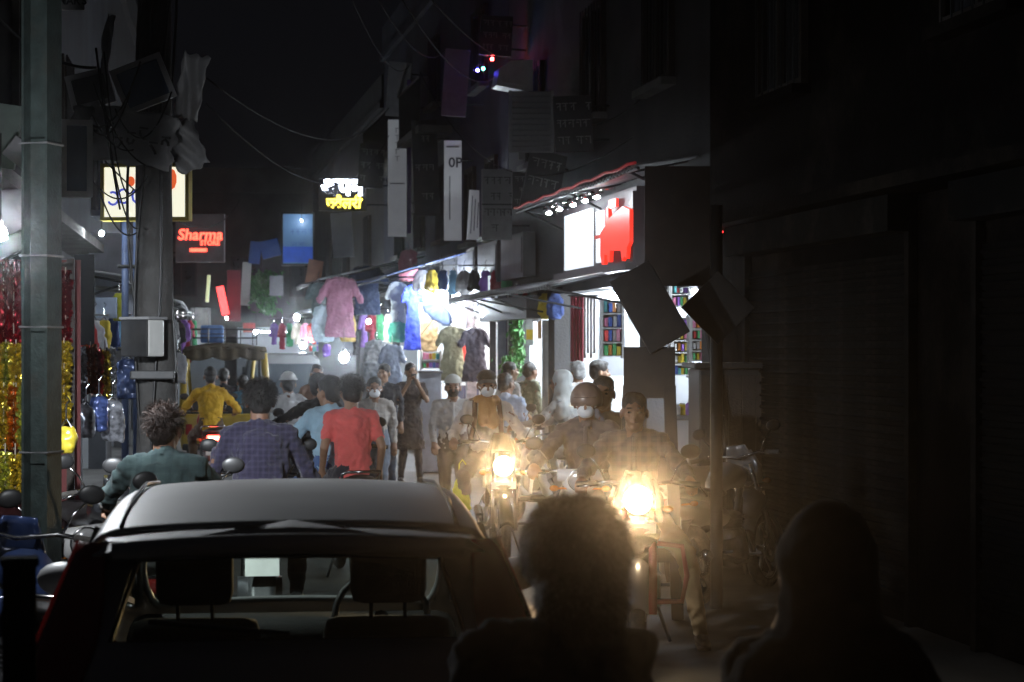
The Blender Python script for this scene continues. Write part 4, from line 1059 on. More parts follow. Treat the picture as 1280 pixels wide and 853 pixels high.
# red lit sign and white light box on the near shop
root = thing('lit_signboard', 'lit shop fascia with white panel left and red block lettering right', 'signboard', RP(19.9, .30, 0), AR)
t = MB(); t.bb(0, 3.6, -.28, -.02, 2.74, 3.55); t.bb(0, 3.6, -.02, .10, 2.70, 2.78); t.bb(0, .1, -.02, .02, 2.78, 3.5); t.build('backing', mat('fascia_dark', (.05, .035, .04), .5), root)
t = MB(); t.bb(1.95, 3.4, -.015, .012, 2.82, 3.46); t.build('white_panel', lamp('lightbox_white', (.86, .93, 1.0), .95), root)
t = MB(); t.bb(1.40, 1.72, -.015, .012, 2.84, 3.40); t.build('white_panel', MATS['lightbox_white'], root); t = MB(); t.bb(1.36, 1.76, .013, .02, 3.10, 3.14); t.build('stripe', INKR, root)
t = MB(); k = 1.32
pg = [(-.02, .22), (-.02, .62), (.28, .68), (.90, .58), (.94, .72), (1.02, .72), (1.06, .50), (1.30, .42), (1.30, .12), (1.22, .0), (1.12, .0), (1.10, .12), (.98, .12), (.95, .02), (.86, .02), (.84, .16), (.36, .14), (.30, .0), (.20, .06), (.12, .02), (.08, .16)]
t.prism([(x, 2.80 + z * .82) for x, z in pg], .02, .06); o = t.build('red_lettering', lamp('red_block', (1.0, .04, .02), 1.15), root)
t = MB(); t.bb(.62, .95, .02, .05, 3.38, 3.47); t.build('red_lettering', MATS['red_block'], root)
for x in (.42, .98, 1.58, 2.3, 2.9):
    t = MB(); t.tube([(x, .1, 3.56), (x, .30, 3.54)], .012, 6); t.ball((x, .32, 3.50), (.05, .05, .04), 8, 6); so = t.build('spot_lamp', CHROME, root, True); t = MB(); t.ball((x, .30, 3.465), (.035, .035, .02), 8, 5); t.build('spot_bulb', lamp('spot_small', (.85, .93, 1), 350), so, True)

def awning(label, Y0, Y1, v0, v1, z0, z1, m, corr=.02, side='R', edge=None, group='awnings over the shops', struts=True):
    root = thing('awning', label, 'awning', RP(Y0, 0, 0) if side == 'R' else Vector((XL, Y1, 0)), AR if side == 'R' else R(-90), group)
    Lg = Y1 - Y0; n = int(Lg / .05)
    t = MB(); t.grid(lambda u, v: Vector((u * Lg, v0 + (v1 - v0) * v, z0 + (z1 - z0) * v + corr * math.sin(u * Lg * 42) * (.4 + .6 * v) - .03 * math.sin(u * 6) * v)), n, 6)
    o = t.build('sheet', m, root, True); md = o.modifiers.new('t', 'SOLIDIFY'); md.thickness = .012
    t = MB(); t.tube([(0, v1 - .02, z1 - .03), (Lg, v1 - .02, z1 - .03)], .018, 6)
    if struts:
        for k in range(3): x = Lg * (.06 + .44 * k); t.tube([(x, v0, z0 - .4), (x, v1 - .02, z1 - .03)], .014, 6); t.tube([(x, v0, z0 - .02), (x, v1 - .02, z1 - .04)], .014, 6)
    t.build('support', STEEL_D, root)
    if edge:
        t = MB(); t.tube([(Lg * i / 20, v1 + .01, z1 + .02 + .012 * math.sin(i * 1.9)) for i in range(21)], .016, 6); t.build('edging', edge, root, True)
    return root
SHEET = mat('awning_sheet', (.30, .31, .32), .5, .3, var=.25, scale=3, dirt=.45); TARPB = mat('tarp_blue', (.03, .07, .24), .6, var=.3, scale=3, bump=.4, bscale=20, dirt=.3); TARPG = mat('tarp_grey', (.34, .36, .40), .7, var=.2, scale=3, bump=.3, bscale=20, dirt=.3)
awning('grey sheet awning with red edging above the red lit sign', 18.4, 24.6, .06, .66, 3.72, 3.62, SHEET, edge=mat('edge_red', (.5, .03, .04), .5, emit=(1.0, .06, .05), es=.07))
awning('sloping grey awning over the red curtain shop', 20.9, 26.2, .05, 1.0, 2.78, 2.58, SHEET)
awning('flat thin awning over the grey door', 25.9, 29.6, .05, .75, 2.72, 2.62, SHEET)
awning('blue tarpaulin awning above the clothes shop', 31.2, 37.0, .1, 1.5, 3.45, 3.05, TARPB, corr=.008)
awning('pale frayed awning over the mauve kurta and dark shirt', 35.2, 40.5, .3, 2.2, 3.55, 3.12, TARPG, corr=.012)
awning('pale awning over the far right shops', 42.5, 49, .1, 1.6, 3.15, 2.75, TARPG, corr=.012)
awning('pale sheet awning on the far left of the street', 33, 42, .1, 1.0, 2.95, 2.65, SHEET, side='L')
awning('thin sheet awning at the pale blue building', 20.2, 26.5, .05, .8, 2.72, 2.60, SHEET, side='L')
awning('dusty sheet awning over the tinsel stall', 11.9, 15.8, .05, .5, 2.95, 2.80, SHEET, side='L')
# dark plain board above the greenery shop
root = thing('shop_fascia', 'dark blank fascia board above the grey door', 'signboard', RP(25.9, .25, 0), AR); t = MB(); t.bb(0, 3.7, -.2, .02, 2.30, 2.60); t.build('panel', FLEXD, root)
for i in range(4):
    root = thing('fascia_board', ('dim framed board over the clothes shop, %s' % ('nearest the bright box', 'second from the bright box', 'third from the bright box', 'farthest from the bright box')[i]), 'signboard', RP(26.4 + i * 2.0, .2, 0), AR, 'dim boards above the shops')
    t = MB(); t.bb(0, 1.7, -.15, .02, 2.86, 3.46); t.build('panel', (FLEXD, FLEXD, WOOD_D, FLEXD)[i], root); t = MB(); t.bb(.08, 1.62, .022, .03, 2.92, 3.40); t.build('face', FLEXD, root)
board('upright_signboard', 'red vertical neon strip slanting beside the maroon banner', 274, 283, 358, 394, 46, lamp('neon_strip', (1.0, .06, .06), 4.0), roll=-12, th=.06, cat='signboard')
board('cloth_banner', 'maroon banner hanging beside the red neon strip', 284, 301, 338, 402, 46.5, MAROON, th=.03, cat='banner')
board('upright_signboard', 'pale cream upright board right of the maroon banner', 302, 313, 328, 382, 47, FLEX, roll=3, cat='signboard')
board('upright_signboard', 'yellowish lit strip below the Sharma sign', 258, 262, 344, 378, 42, lamp('strip_yellow', (.9, .95, .55), .5), roll=4, cat='signboard')
board('upright_signboard', 'white small board over the far hanging plants', 337, 354, 345, 370, 46, FLEXG, cat='signboard')
board('cloth_banner', 'pale hanging cloth strip under the lit Hindi sign', 415, 441, 266, 322, 41, TARPG, roll=-4, th=.05, cat='banner')
board('blue_tarpaulin', 'bright blue tarpaulin slung below the pale blue lit board', 326, 350, 300, 322, 45, TARPB, roll=-14, th=.08, cat='tarpaulin')
board('blue_tarpaulin', 'dull blue tarpaulin left of the bright one at the far end', 312, 326, 302, 330, 45.5, TARPB, roll=6, th=.08, cat='tarpaulin')
board('cloth_banner', 'grey cloth with an orange edge beside the far bulb', 383, 402, 325, 362, 41.5, mat('cloth_rust', (.22, .11, .07), .8), roll=10, th=.04, cat='banner')

# ------------------------------------------------------------------ poles, boards on them, cables
def hpole(label, px, d, wid, top, rz):
    c = G(px, d); root = thing('steel_pole', label, 'pole', c, rz)
    rust = mat('pole_green', (.032, .045, .043), .5, .2, var=.35, scale=14, dirt=.45, bump=.2, bscale=60)
    t = MB(); w = wid
    for y in (-w * .48, w * .48): t.bb(-w * .55, w * .55, y - .006, y + .006, 0, top)
    t.bb(-.005, .005, -w * .47, w * .47, 0, top); t.build('beam', rust, root)
    for z in (1.42, 2.0, 2.33, 2.85):
        t = MB()
        t.tube([(-w * .6, -w * .56, z), (w * .6, -w * .56, z), (w * .6, w * .56, z), (-w * .6, w * .56, z)], .006, 6, closed=True); t.build('band', METAL, root)
    return root
hpole('greenish steel beam pole standing left of the silver car', 52, 9.3, .125, 7.5, R(66))
for lb, px, py, w in (('low black street post left of the steel pole', 24, 704, .075),):
    c = G(px, 4.6); root = thing('street_post', lb, 'post', c, R(8), 'low black posts at the kerb'); hh = EYE - (py - 436) / FPX * 4.6
    t = MB(); t.bev((0, 0, hh / 2), (w, w, hh), .008); t.build('shaft', MATS['wall_dark'], root); t = MB(); t.bev((0, 0, hh + .004), (w + .012, w + .012, .02), .006); t.build('cap', MATS['wall_dark'], root); t = MB(); t.bev((0, 0, .04), (w + .06, w + .06, .08), .01); t.build('collar', STEEL_D, root)
c = G(192, 13.8); root = thing('utility_pole', 'thick dark utility pole wrapped in cables with boards on top', 'pole', c)
PM = mat('pole_concrete', (.06, .058, .056), .85, var=.3, scale=5, bump=.5, bscale=25, dirt=.4)
t = MB(); t.tube([(0, 0, 0), (.02, 0, 1.5), (0, 0, 3.0), (.01, 0, 5.0)], [.15, .13, .125, .11], 14); t.build('shaft', PM, root, True)
for k in range(6):
    t = MB(); a0 = k * 1.05; t.tube([((.13 + .05 * math.sin(z * 2 + k)) * math.cos(a0 + z * .35), (.13 + .02) * math.sin(a0 + z * .35), z) for z in [.4 + i * .22 for i in range(20)]], .011, 5); t.build('cable', BLACKP, root, True)
t = MB(); t.bev((0, -.17, 1.72), (.3, .10, .06), .01); t.build('clamp', STEEL_D, root)
root = thing('meter_box', 'white sided dark meter box strapped to the thick pole', 'meter box', P(179, 423, 13.55), -YAW - R(30)); t = MB(); t.bev((0, 0, 0), (.23, .17, .25), .015); t.build('casing', FLEX, root); t = MB(); t.bev((-.0, -.089, 0), (.228, .016, .248), .006); t.build('door', STEEL_D, root); t = MB(); t.bev((0, 0, .135), (.26, .20, .02), .006); t.build('rain_cap', FLEXG, root)
bs = (('torn pale board at the top right of the pole cluster', 222, 254, 68, 150, FLEXG, 12, 13.5, None), ('pale triangular board at the lower right of the pole cluster', 212, 252, 152, 214, FLEXG, -24, 13.45, None),
      ('dark framed poster tilted at the top of the pole cluster', 152, 206, 82, 128, FLEXB, -22, 13.4, FLEXG), ('wide grey board with faded marks in the pole cluster', 112, 222, 138, 206, FLEXG, 9, 13.3, None),
      ('small dark board left of the framed poster', 92, 134, 96, 128, FLEXD, -14, 13.5, FLEXG), ('dim board below the small dark one on the left', 88, 136, 134, 186, FLEXD, 8, 13.45, None), ('narrow pale board high above the pole cluster', 128, 140, 20, 100, FLEXG, 8, 13.6, None))
for lb, a, b, c_, e, m, rl, d, fr in bs:
    root, w, h = board('pole_board', lb, a, b, c_, e, d, m, face=random.uniform(-10, 10), roll=rl, th=.02, frame=fr, group='boards tied to the thick pole', crumple=0 if fr else .035)
    if 'wide grey' in lb:
        for i in range(7):
            t = MB(); x = -.24 + i * .08; z = .05 * math.sin(i * 2.1) - .02; t.tube([(x + .024 * math.cos(q * .9), -.05, z + .03 * math.sin(q * .9 + i)) for q in range(5)], .009, 5); t.box((x, -.05, z + .045), (.06, .006, .012)); t.build('faded_mark', FLEXD, root)
root, w, h = board('hanging_box', 'blue upright box hanging between the steel pole and thick pole', 82, 107, 158, 240, 12.8, FLEXB, face=20, th=.12, frame=FLEXG, cat='box')
board('pole_board', 'pale cut-off board with letters at the top edge', 76, 106, -16, 13, 14, FLEXG, th=.02, group='boards tied to the thick pole')[0]
o_ = [o for o in bpy.data.objects if o.get('label') == 'pale cut-off board with letters at the top edge'][0]
lettering("MAR'S", .075, INK, o_, (.0, -.014, -.02), bold=.002)
board('torn_board', 'pale green board cut by the left edge', -20, 24, 130, 210, 11.5, mat('flex_green', (.14, .18, .16), .6, dirt=.4), roll=8, th=.03)
board('torn_board', 'pale curled board behind the steel pole at the left edge', 8, 40, 176, 205, 11.3, FLEXG, roll=38, th=.02)
t_ = board('dark_banner', 'black cloth banner hanging behind the steel pole', 93, 118, 318, 432, 17, mat('cloth_black_banner', (.012, .012, .014), .9), th=.03, cat='banner')

CABM = mat('cable_black', (.025, .025, .026), .8, var=.2, spec=.1)
def cable(label, a, b, sag, r=.012):
    r = r * .62
    root = MB(); n = 24; a = Vector(a); b = Vector(b)
    root.tube([a.lerp(b, i / n) - Vector((0, 0, sag * 4 * (i / n) * (1 - i / n))) for i in range(n + 1)], r, 6)
    return tag(root.build('overhead_cable', CABM, None, True), label, 'cable', 'overhead cables')
cable('pale loose cable drooping at the top left corner', P(-30, -10, 12), P(120, 85, 12.6), .12, .016)
cable('overhead cable sagging from the boards to the white board, upper', P(258, 98, 13.8), P(486, 135, 36), .5, .011)
cable('overhead cable sagging from the boards to the white board, lower', P(258, 130, 13.8), P(486, 170, 36), .7, .010)
cable('cable entering at the top edge left of the others', P(438, -5, 16), P(512, 82, 36), .3, .008)
cable('second cable from the left at the top edge', P(470, -5, 16), P(560, 60, 32), .3, .009)
cable('cable from the top edge running to the round-backed box', P(500, -5, 15), P(622, 95, 29), .3, .009)
cable('cable at the top edge reaching the fairy lights', P(535, -5, 15), P(660, 72, 29), .2, .009)
cable('long slack cable crossing below the louvred shutter', P(525, 90, 34), P(790, 172, 20), .95, .011)
cable('cable loop from the round-backed box to the right', P(655, 110, 29), P(800, 125, 20), .4, .011)
cable('thin cable across the left lit board', P(130, 200, 14), P(300, 250, 38), .5, .010)
for i in range(9):
    rd = random.Random(i + 40); a = P(rd.uniform(95, 150), rd.uniform(60, 250), 13 + rd.uniform(-.2, .3)); b = P(rd.uniform(150, 225), rd.uniform(60, 300), 13.3 + rd.uniform(-.1, .2))
    cable('tangled cable on the thick pole, %s of the tangle' % ('topmost', 'second', 'third', 'fourth', 'fifth', 'sixth', 'seventh', 'eighth', 'lowest')[i], a, b, rd.uniform(.1, .35), .009)
cable('dark cable hanging beside the blue box', P(120, 60, 13), P(150, 262, 13.4), .05, .012)

# partitions added facing the camera, white ones with tube lights to brighten the stalls
for lb, a, b, c_, e, d, tl in (('added white partition behind the umbrella and orange cloth', 522, 561, 350, 476, 33.6, 1), ('added white partition behind the dark coat and patterned pillar', 565, 613, 352, 482, 31.9, 1), ('added white partition behind the hanging green garland', 634, 674, 366, 480, 29.0, 1), ('dark partition behind the plastic covered gown', 462, 500, 395, 482, 38.5, 0), ('added white partition at the back of the packet rack', 748, 784, 366, 470, 23.2, 1), ('added white partition at the corner shop', 836, 886, 345, 530, 20.3, 1), ('dim partition behind the mauve kurta', 398, 445, 380, 482, 43.5, 0)):
    root, w, h = board('added_partition', lb, a, b, c_, e, d, (IN_WHITE if a < 570 else IN_GREY) if tl else IN_DIM, cat='partition', th=.06, group='partitions added to the stalls')
    if tl:
        q = thing('tube_light', 'tube light along the top of the ' + ' '.join(lb.split()[:6]), 'tube light', root.location + Vector((0, 0, h / 2 - .10)), -YAW, 'tube lights in the shops')
        t = MB(); t.tube([(-w * .42, -.09, 0), (w * .42, -.09, 0)], .018, 8); t.build('tube', LEDP, q, True); t = MB(); t.bev((0, -.05, 0), (w * .9, .04, .045), .008); t.build('fitting', mat('fitting_white', (.6, .6, .6), .5), q)

# dark plates and stands on the right
DARKP = mat('plate_dark', (.022, .019, .018), .55, var=.2, scale=6, dirt=.3)
c = P(812, 384, 14); root = thing('sign_stand', 'dark tilted square board on a tapering stand before the shop', 'sign stand', (c.x, c.y, 0), -YAW)
t = MB(); t.bev((0, 0, c.z), (.32, .03, .58), .006, rot=(0, R(-30), 0)); t.build('board', DARKP, root)
t = MB(); t.box((0, .03, c.z - .46), (.36, .025, .36)); t.build('crossboard', DARKP, root)
for s_ in (-1, 1): t = MB(); t.box((s_ * .17, .035, .82), (.085, .05, 1.64), rot=(0, R(s_ * -2.0), 0)); t.build('leg', DARKP, root)
t = MB(); t.box((0, .035, .45), (.44, .03, .10)); t.build('rail', DARKP, root); t = MB(); t.box((0, .035, 1.1), (.40, .03, .28)); t.build('rail', DARKP, root)
c = P(896, 385, 14.6); root = thing('diamond_sign', 'dark diamond plate on a post with a tall blank board above', 'sign post', (c.x, c.y, 0), -YAW)
t = MB(); t.tube([(0, .03, 0), (0, .03, 2.95)], .046, 10); t.build('post', DARKP, root, True)
t = MB(); t.bev((0, -.07, c.z), (.38, .02, .38), .005, rot=(0, R(45), 0)); t.build('plate', DARKP, root)
t = MB(); t.bev((-.28, .10, 2.80), (.48, .02, .88), .005); t.build('upper_board', mat('board_brown', (.03, .02, .015), .7, dirt=.3), root)
c = G(912, 17.0); root = thing('closed_kiosk', 'dark closed wooden kiosk box beside the parked motorcycle', 'kiosk', c, R(-4))
t = MB(); t.bev((.1, .3, .95), (.72, .6, 1.55), .02); t.build('cabinet', DARKP, root); t = MB(); t.bev((.1, .3, 1.755), (.82, .7, .05), .01); t.build('lid', DARKP, root)
for s_ in (-1, 1): t = MB(); t.box((.1 + s_ * .3, .3, .09), (.08, .5, .18)); t.build('foot', DARKP, root)
pl = MB(); pl.bev((0, 0, 0), (.115, .012, 1.45), .004); first = pl.build('plank', WOOD_D, root, loc=(-.19, -.008, .95))
for i in range(1, 6): inst(first, 'plank', root, (-.19 + i * .118, -.008, .95))
root = thing('steel_ladder', 'dark steel ladder leaning against the shuttered wall', 'ladder', G(935, 17.0), R(80) - YAW)
for x in (-.2, .2): t = MB(); t.tube([(x, 0, 0), (x, .5, 3.1)], .025, 6); t.build('rail', STEEL_D, root)
rg = MB(); rg.tube([(-.2, 0, 0), (.2, 0, 0)], .016, 6); first = rg.build('rung', METAL, root, loc=(0, .04, .25))
for i in range(1, 11): inst(first, 'rung', root, (0, .04 + i * .0435, .25 + i * .27))
root = thing('indicator_lamp', 'tiny red lamp glowing on the dark right wall', 'lamp', P(902, 290, 17.5), 0); t = MB(); t.ball((0, 0, 0), .014, 8, 5); t.build('lens', lamp('pilot_red', (1, .03, .03), 12), root, True); t = MB(); t.bev((0, .03, 0), (.05, .04, .05), .005); t.build('base', BLACKP, root)
bulb('cluster bulb above the tilted boards, left', P(856, 331, 19.2), .016, BULBS, 'small bulbs behind the dark plates', .1); bulb('cluster bulb above the tilted boards, middle', P(864, 335, 19.3), .016, BULBS, 'small bulbs behind the dark plates', .1); bulb('cluster bulb above the tilted boards, right', P(873, 333, 19.4), .016, BULBS, 'small bulbs behind the dark plates', .1)
# ------------------------------------------------------------------ garments hung out for sale
def garment(label, px, py0, py1, d, m, wid=.5, kind='kurta', face=0, group='clothes hung out for sale'):
    top = P(px, py0, d); h = (py1 - py0) / FPX * d; root = thing('hanging_garment', label, 'garment', (top.x, top.y, top.z - h), -YAW + R(face), group)
    t = MB(); sx = wid / 2
    if kind == 'dress': rs = [(h, .06, .05), (h - .04, sx * .72, .045), (h * .8, sx * .70, .055), (h * .6, sx * .62, .06), (h * .3, sx * .80, .08), (0.02, sx * .95, .10), (0, sx * .95, .09)]
    elif kind == 'bag': rs = [(h, .05, .03), (h - .03, sx * .8, .05), (h * .5, sx, .08), (0.03, sx * .95, .07), (0, sx * .8, .05)]
    else: rs = [(h, .07, .05), (h - .05, sx * .62, .07), (h * .7, sx * .60, .085), (h * .35, sx * .62, .09), (0.02, sx * .72, .10), (0, sx * .72, .09)]
    t.tube([(0, 0, z) for z, a, b in rs], [a for z, a, b in rs], 18, ry=[b for z, a, b in rs])
    if kind == 'dress':
        for s_ in (-1, 1): t.cap((s_ * sx * .6, 0, h - .08), (s_ * sx * .95, 0, h - .26), .05, .05)
    if kind in ('kurta', 'shirt'):
        for s_ in (-1, 1): t.cap((s_ * sx * .5, 0, h - .09), (s_ * sx * .93, 0, h - (.42 if kind == 'kurta' else .28)), .075, .065)
    t.v = [(x, y * .72, z) for x, y, z in t.v]; skin(t.build('cloth', m, root), .014, 2, .045, 1, relief=.03)
    t = MB(); t.tube([(-sx * .55, 0, h - .03), (0, 0, h + .03), (sx * .55, 0, h - .03)], .006, 5); t.tube([(0, 0, h + .03), (0, 0, h + .12), (.02, 0, h + .15), (.0, 0, h + .17)], .005, 5); t.build('hanger', CHROME, root)
    if kind == 'kurta' and wid > .6: t = MB(); t.box((0, -.105, h * .78), (.03, .012, .30)); t.build('placket', m, root)
    return root
garment('mauve kurta with sleeves hanging under the pale awning', 425, 346, 422, 35, cloth('mauve', (.32, .14, .21)), .78)
garment('dark navy shirt hanging right of the mauve kurta', 459, 332, 394, 35.5, cloth('navy', (.035, .05, .10)), .70, 'shirt')
garment('pale blue garment hanging left below the mauve kurta', 404, 382, 428, 35.4, cloth('palebl', (.42, .52, .60)), .42, 'bag')
garment('mustard cloth peeking out below the mauve kurta', 435, 392, 428, 35.6, cloth('mustard', (.45, .30, .06)), .30, 'bag')
garment('dark green grey garment left of the mauve kurta', 398, 352, 392, 36, cloth('slate', (.10, .13, .14)), .40, 'shirt')
garment('white dress with green hem hung by the bright shop', 497, 352, 424, 33, cloth('whitegreen', (.72, .76, .74)), .36, 'dress')
garment('green hem cloth under the white dress', 497, 402, 428, 32.9, cloth('green', (.10, .45, .30)), .34, 'bag')
garment('royal blue dress beside the white dress', 516, 356, 438, 32.6, cloth('royal', (.05, .08, .55)), .34, 'dress')
garment('pink and white packed cloth above the white dress', 510, 312, 352, 33, cloth('pinkred', (.5, .16, .2)), .34, 'bag')
garment('pale blue plastic covered gown left of the phone man', 490, 430, 486, 30.5, mat('plastic_blue', (.40, .48, .65), .25, var=.2, coat=.5), .38, 'dress')
garment('silvery plastic covered clothes left of the pale blue gown', 471, 425, 480, 31.5, mat('plastic_silver', (.35, .38, .42), .2, .3, var=.5, scale=14, coat=.5), .45, 'bag')
garment('olive beige kurta on show in front of the bright shop', 566, 408, 476, 30.4, cloth('olivebeige', (.33, .32, .22)), .48, 'dress')
garment('dark grey sleeveless coat on show right of the beige kurta', 594, 410, 478, 30.2, cloth('charcoal', (.10, .09, .12)), .46, 'dress')
garment('small red top between the beige kurta and dark coat', 577, 424, 462, 30.9, cloth('redtop', (.6, .05, .04)), .22, 'bag')
garment('white cloth bundle over the dark coat', 605, 375, 400, 31, cloth('whiteb', (.7, .7, .72)), .34, 'bag')
garment('orange cloth panel inside the bright shop', 536, 400, 440, 32.6, cloth('orangep', (.6, .38, .18)), .34, 'bag')
garment('purple cloth below the pale blue garment', 408, 430, 446, 36.5, cloth('purple', (.18, .08, .4)), .16, 'bag')
rc = (('maroon', (.25, .03, .05)), ('white', (.6, .6, .62)), ('black', (.02, .02, .022)), ('pink', (.55, .2, .3)), ('sky blue', (.2, .4, .6)), ('green', (.06, .25, .12)), ('yellow', (.6, .45, .06)), ('violet', (.2, .1, .35)), ('red', (.5, .04, .04)), ('grey', (.25, .25, .26)), ('cream', (.55, .5, .4)), ('navy', (.03, .05, .14)))
def rowof(where, n, pa, pb, y0, y1, da, db, seed, wk=.8, kinds=('shirt', 'bag', 'dress')):
    rd = random.Random(seed)
    t = MB(); t.tube([P(pa - 3, y0 - 6, da), P(pb + 3, y0 - 6, db)], .012, 6); tag(t.build('hanging_rail', STEEL_D, None, True), 'thin steel rail carrying the small garments ' + where, 'rail')
    for i in range(n):
        u = (i + .5) / n; d = lerp(da, db, u); cn, c = rc[(i * 5 + seed) % len(rc)]; h = (y1 - y0) * rd.uniform(.75, 1.1)
        garment('%s small garment %s, %s from the left' % (cn, where, ('first', 'second', 'third', 'fourth', 'fifth', 'sixth', 'seventh', 'eighth', 'ninth', 'tenth')[i]), lerp(pa, pb, u), y0, y0 + h, d, cloth('row_' + cn, c), max(.16, (pb - pa) / n / FPX * d * rd.uniform(.9, 1.25)), rd.choice(kinds), rd.uniform(-20, 20))
rowof('in the row under the blue awning', 9, 520, 640, 338, 368, 31.8, 28.2, 1)
rowof('in the row beside the grey door', 5, 640, 700, 366, 400, 28.6, 25.2, 3)
rowof('in the far row left of the mauve kurta', 6, 338, 396, 404, 436, 43, 40, 7)
rowof('under the awning behind the mauve kurta', 5, 440, 490, 392, 440, 38, 36, 2)
rowof('along the far left stalls', 6, 205, 245, 400, 450, 24, 36, 4)
rowof('high along the left awning', 5, 100, 160, 400, 440, 17.5, 22, 8)
# furled dark blue umbrella-like cloths
c = P(546, 393, 32); root = thing('blue_umbrella', 'open dark blue umbrella hung over the bright shop counter', 'umbrella', c, rot=(R(35), R(25), R(20)))
t = MB(); ns = 8
def umb(u, v):
    a = u * 2 * math.pi; sc_ = 1 - .10 * (1 - math.cos(a * ns)) * .5 * v; return Vector((.30 * v * sc_ * math.cos(a), .30 * v * sc_ * math.sin(a), .16 * (1 - v * v) + .02 * math.cos(a * ns) * v))
t.grid(umb, 48, 8); o = t.build('canopy', cloth('umbrella', (.10, .14, .24)), root, True); md = o.modifiers.new('t', 'SOLIDIFY'); md.thickness = .006
t = MB(); t.tube([(0, 0, .2), (0, 0, -.45)], .008, 6); t.build('shaft', CHROME, root)
for k in range(ns): t = MB(); a = 2 * math.pi * k / ns; t.tube([(0, 0, .14), (.16 * math.cos(a), .16 * math.sin(a), .09), (.29 * math.cos(a), .29 * math.sin(a), .005)], .004, 5); t.build('rib', CHROME, root)
# red curtain and pale hanging strips
def drape(name, label, px0, px1, py0, py1, d, m, waves=5, amp=.05, cat='curtain', group=None):
    a = P(px0, py0, d); b = P(px1, py0, d); h = (py1 - py0) / FPX * d; wv = (b - a).length
    root = thing(name, label, cat, ((a + b) / 2).to_tuple()[:2] + (a.z - h,), -YAW, group)
    t = MB(); t.grid(lambda u, v: Vector(((u - .5) * wv, amp * math.sin(u * waves * 6.28) * (.5 + .5 * v) + .02 * math.sin(u * 31 + v * 3), h * (1 - v))), waves * 10, 8)
    o = t.build('cloth', m, root, True); md = o.modifiers.new('t', 'SOLIDIFY'); md.thickness = .008
    t = MB(); t.tube([(-wv / 2 - .03, 0, h + .01), (wv / 2 + .03, 0, h + .01)], .012, 6); t.build('rod', STEEL_D, root); return root
drape('red_curtain', 'dark red curtain beside the pale hanging strips', 713, 729, 371, 452, 24.2, cloth('redcurtain', (.22, .03, .045)), 4)
for i, px in enumerate((731, 735, 739, 743)): drape('hanging_strip', 'pale hanging fringe strip, %s from the red curtain' % ('first', 'second', 'third', 'fourth')[i], px - 1.6, px + 1.6, 371, 448 - 6 * (i % 2), 24.0, cloth('strip', (.45, .40, .38)), 1, .02, 'strip', 'hanging fringe strips')
drape('shop_curtain', 'plain white sheet hanging inside the bright shop', 528, 552, 362, 402, 33.2, cloth('sheet', (.75, .76, .78)), 3)
# greenery
def leafmass(mb, c, r, n, s, seed):
    rd = random.Random(seed)
    for _ in range(n):
        p = Vector(c) + Vector((rd.gauss(0, r[0]), rd.gauss(0, r[1]), rd.uniform(-r[2], r[2]))); a = Euler((rd.uniform(0, 6), rd.uniform(0, 6), rd.uniform(0, 6))).to_matrix(); l = s * rd.uniform(.6, 1.3)
        mb.add([p + a @ Vector(v) for v in ((-l, 0, 0), (0, -l * .4, l * .12), (l, 0, 0), (0, l * .4, l * .12))], [(0, 1, 2, 3)])
LEAF = mat('leaf_green', (.06, .22, .05), .55, var=.5, scale=14)
for lb, px, py0, py1, d, n, rr in (('long green artificial garland hanging in the shop doorway', 646, 378, 452, 28.4, 520, .085), ('bushy green foot of the hanging garland', 640, 446, 470, 28.3, 220, .13), ('dusty potted greenery hanging at the far end', 333, 340, 392, 47, 420, .22), ('small dusty greenery left of the far potted one', 319, 346, 375, 47.5, 160, .16)):
    c = P(px, (py0 + py1) / 2, d); hh = (py1 - py0) / 2 / FPX * d; root = thing('hanging_greenery', lb, 'plant', (c.x, c.y, c.z - hh)); t = MB(); leafmass(t, (0, 0, hh), (rr * .6, rr * .6, hh), n, .05 if d < 40 else .09, int(px)); t.build('leaves', LEAF, root); t = MB(); t.tube([(0, 0, hh * 2 + .1), (.02, 0, hh), (0, 0, .05)], .008, 5); t.build('stem', mat('stem', (.06, .07, .03), .8), root)
# door, posters
root = thing('panel_door', 'grey two-panel door standing open by the dark pier', 'door', P(688, 436, 26.5).to_tuple()[:2] + (.15,), -YAW + R(10)); t = MB(); t.bev((0, 0, 1.08), (.22, .05, 2.1), .008); t.build('leaf', mat('door_grey', (.38, .37, .35), .6, dirt=.2), root)
for z in (.6, 1.55): t = MB(); t.bev((0, -.028, z), (.15, .012, .75), .004); t.build('panel', mat('door_pale', (.48, .47, .45), .6, dirt=.2), root)
t = MB(); t.ball((.08, -.05, 1.05), .02, 8, 6); t.build('handle', CHROME, root, True)
root, w, h = board('poster', 'pale blue and yellow poster beside the green garland', 657, 667, 378, 432, 27.8, mat('poster_pale', (.55, .62, .6), .6, var=.3, scale=8), cat='poster', th=.01); t = MB(); t.box((0, -.008, -.15), (w * .8, .006, .14)); t.build('print', INKY, root)
board('poster', 'orange toned poster edge beside the grey door', 672, 677, 382, 424, 27.5, mat('poster_orange', (.5, .28, .12), .6), cat='poster', th=.01)
board('blue_partition', 'plain blue grey partition left of the green garland', 622, 636, 358, 478, 29.2, mat('partition', (.22, .27, .36), .7), cat='partition', th=.04)
board('dark_pier', 'slim dark pier at the edge of the bright shop', 612, 620, 390, 480, 29.6, FLEXD, cat='post', th=.08)
board('light_box', 'small bright white box high beside the blue partition', 610, 632, 345, 366, 29.0, lamp('lightbox_small', (.8, .9, 1.0), .8), cat='light box', th=.1)
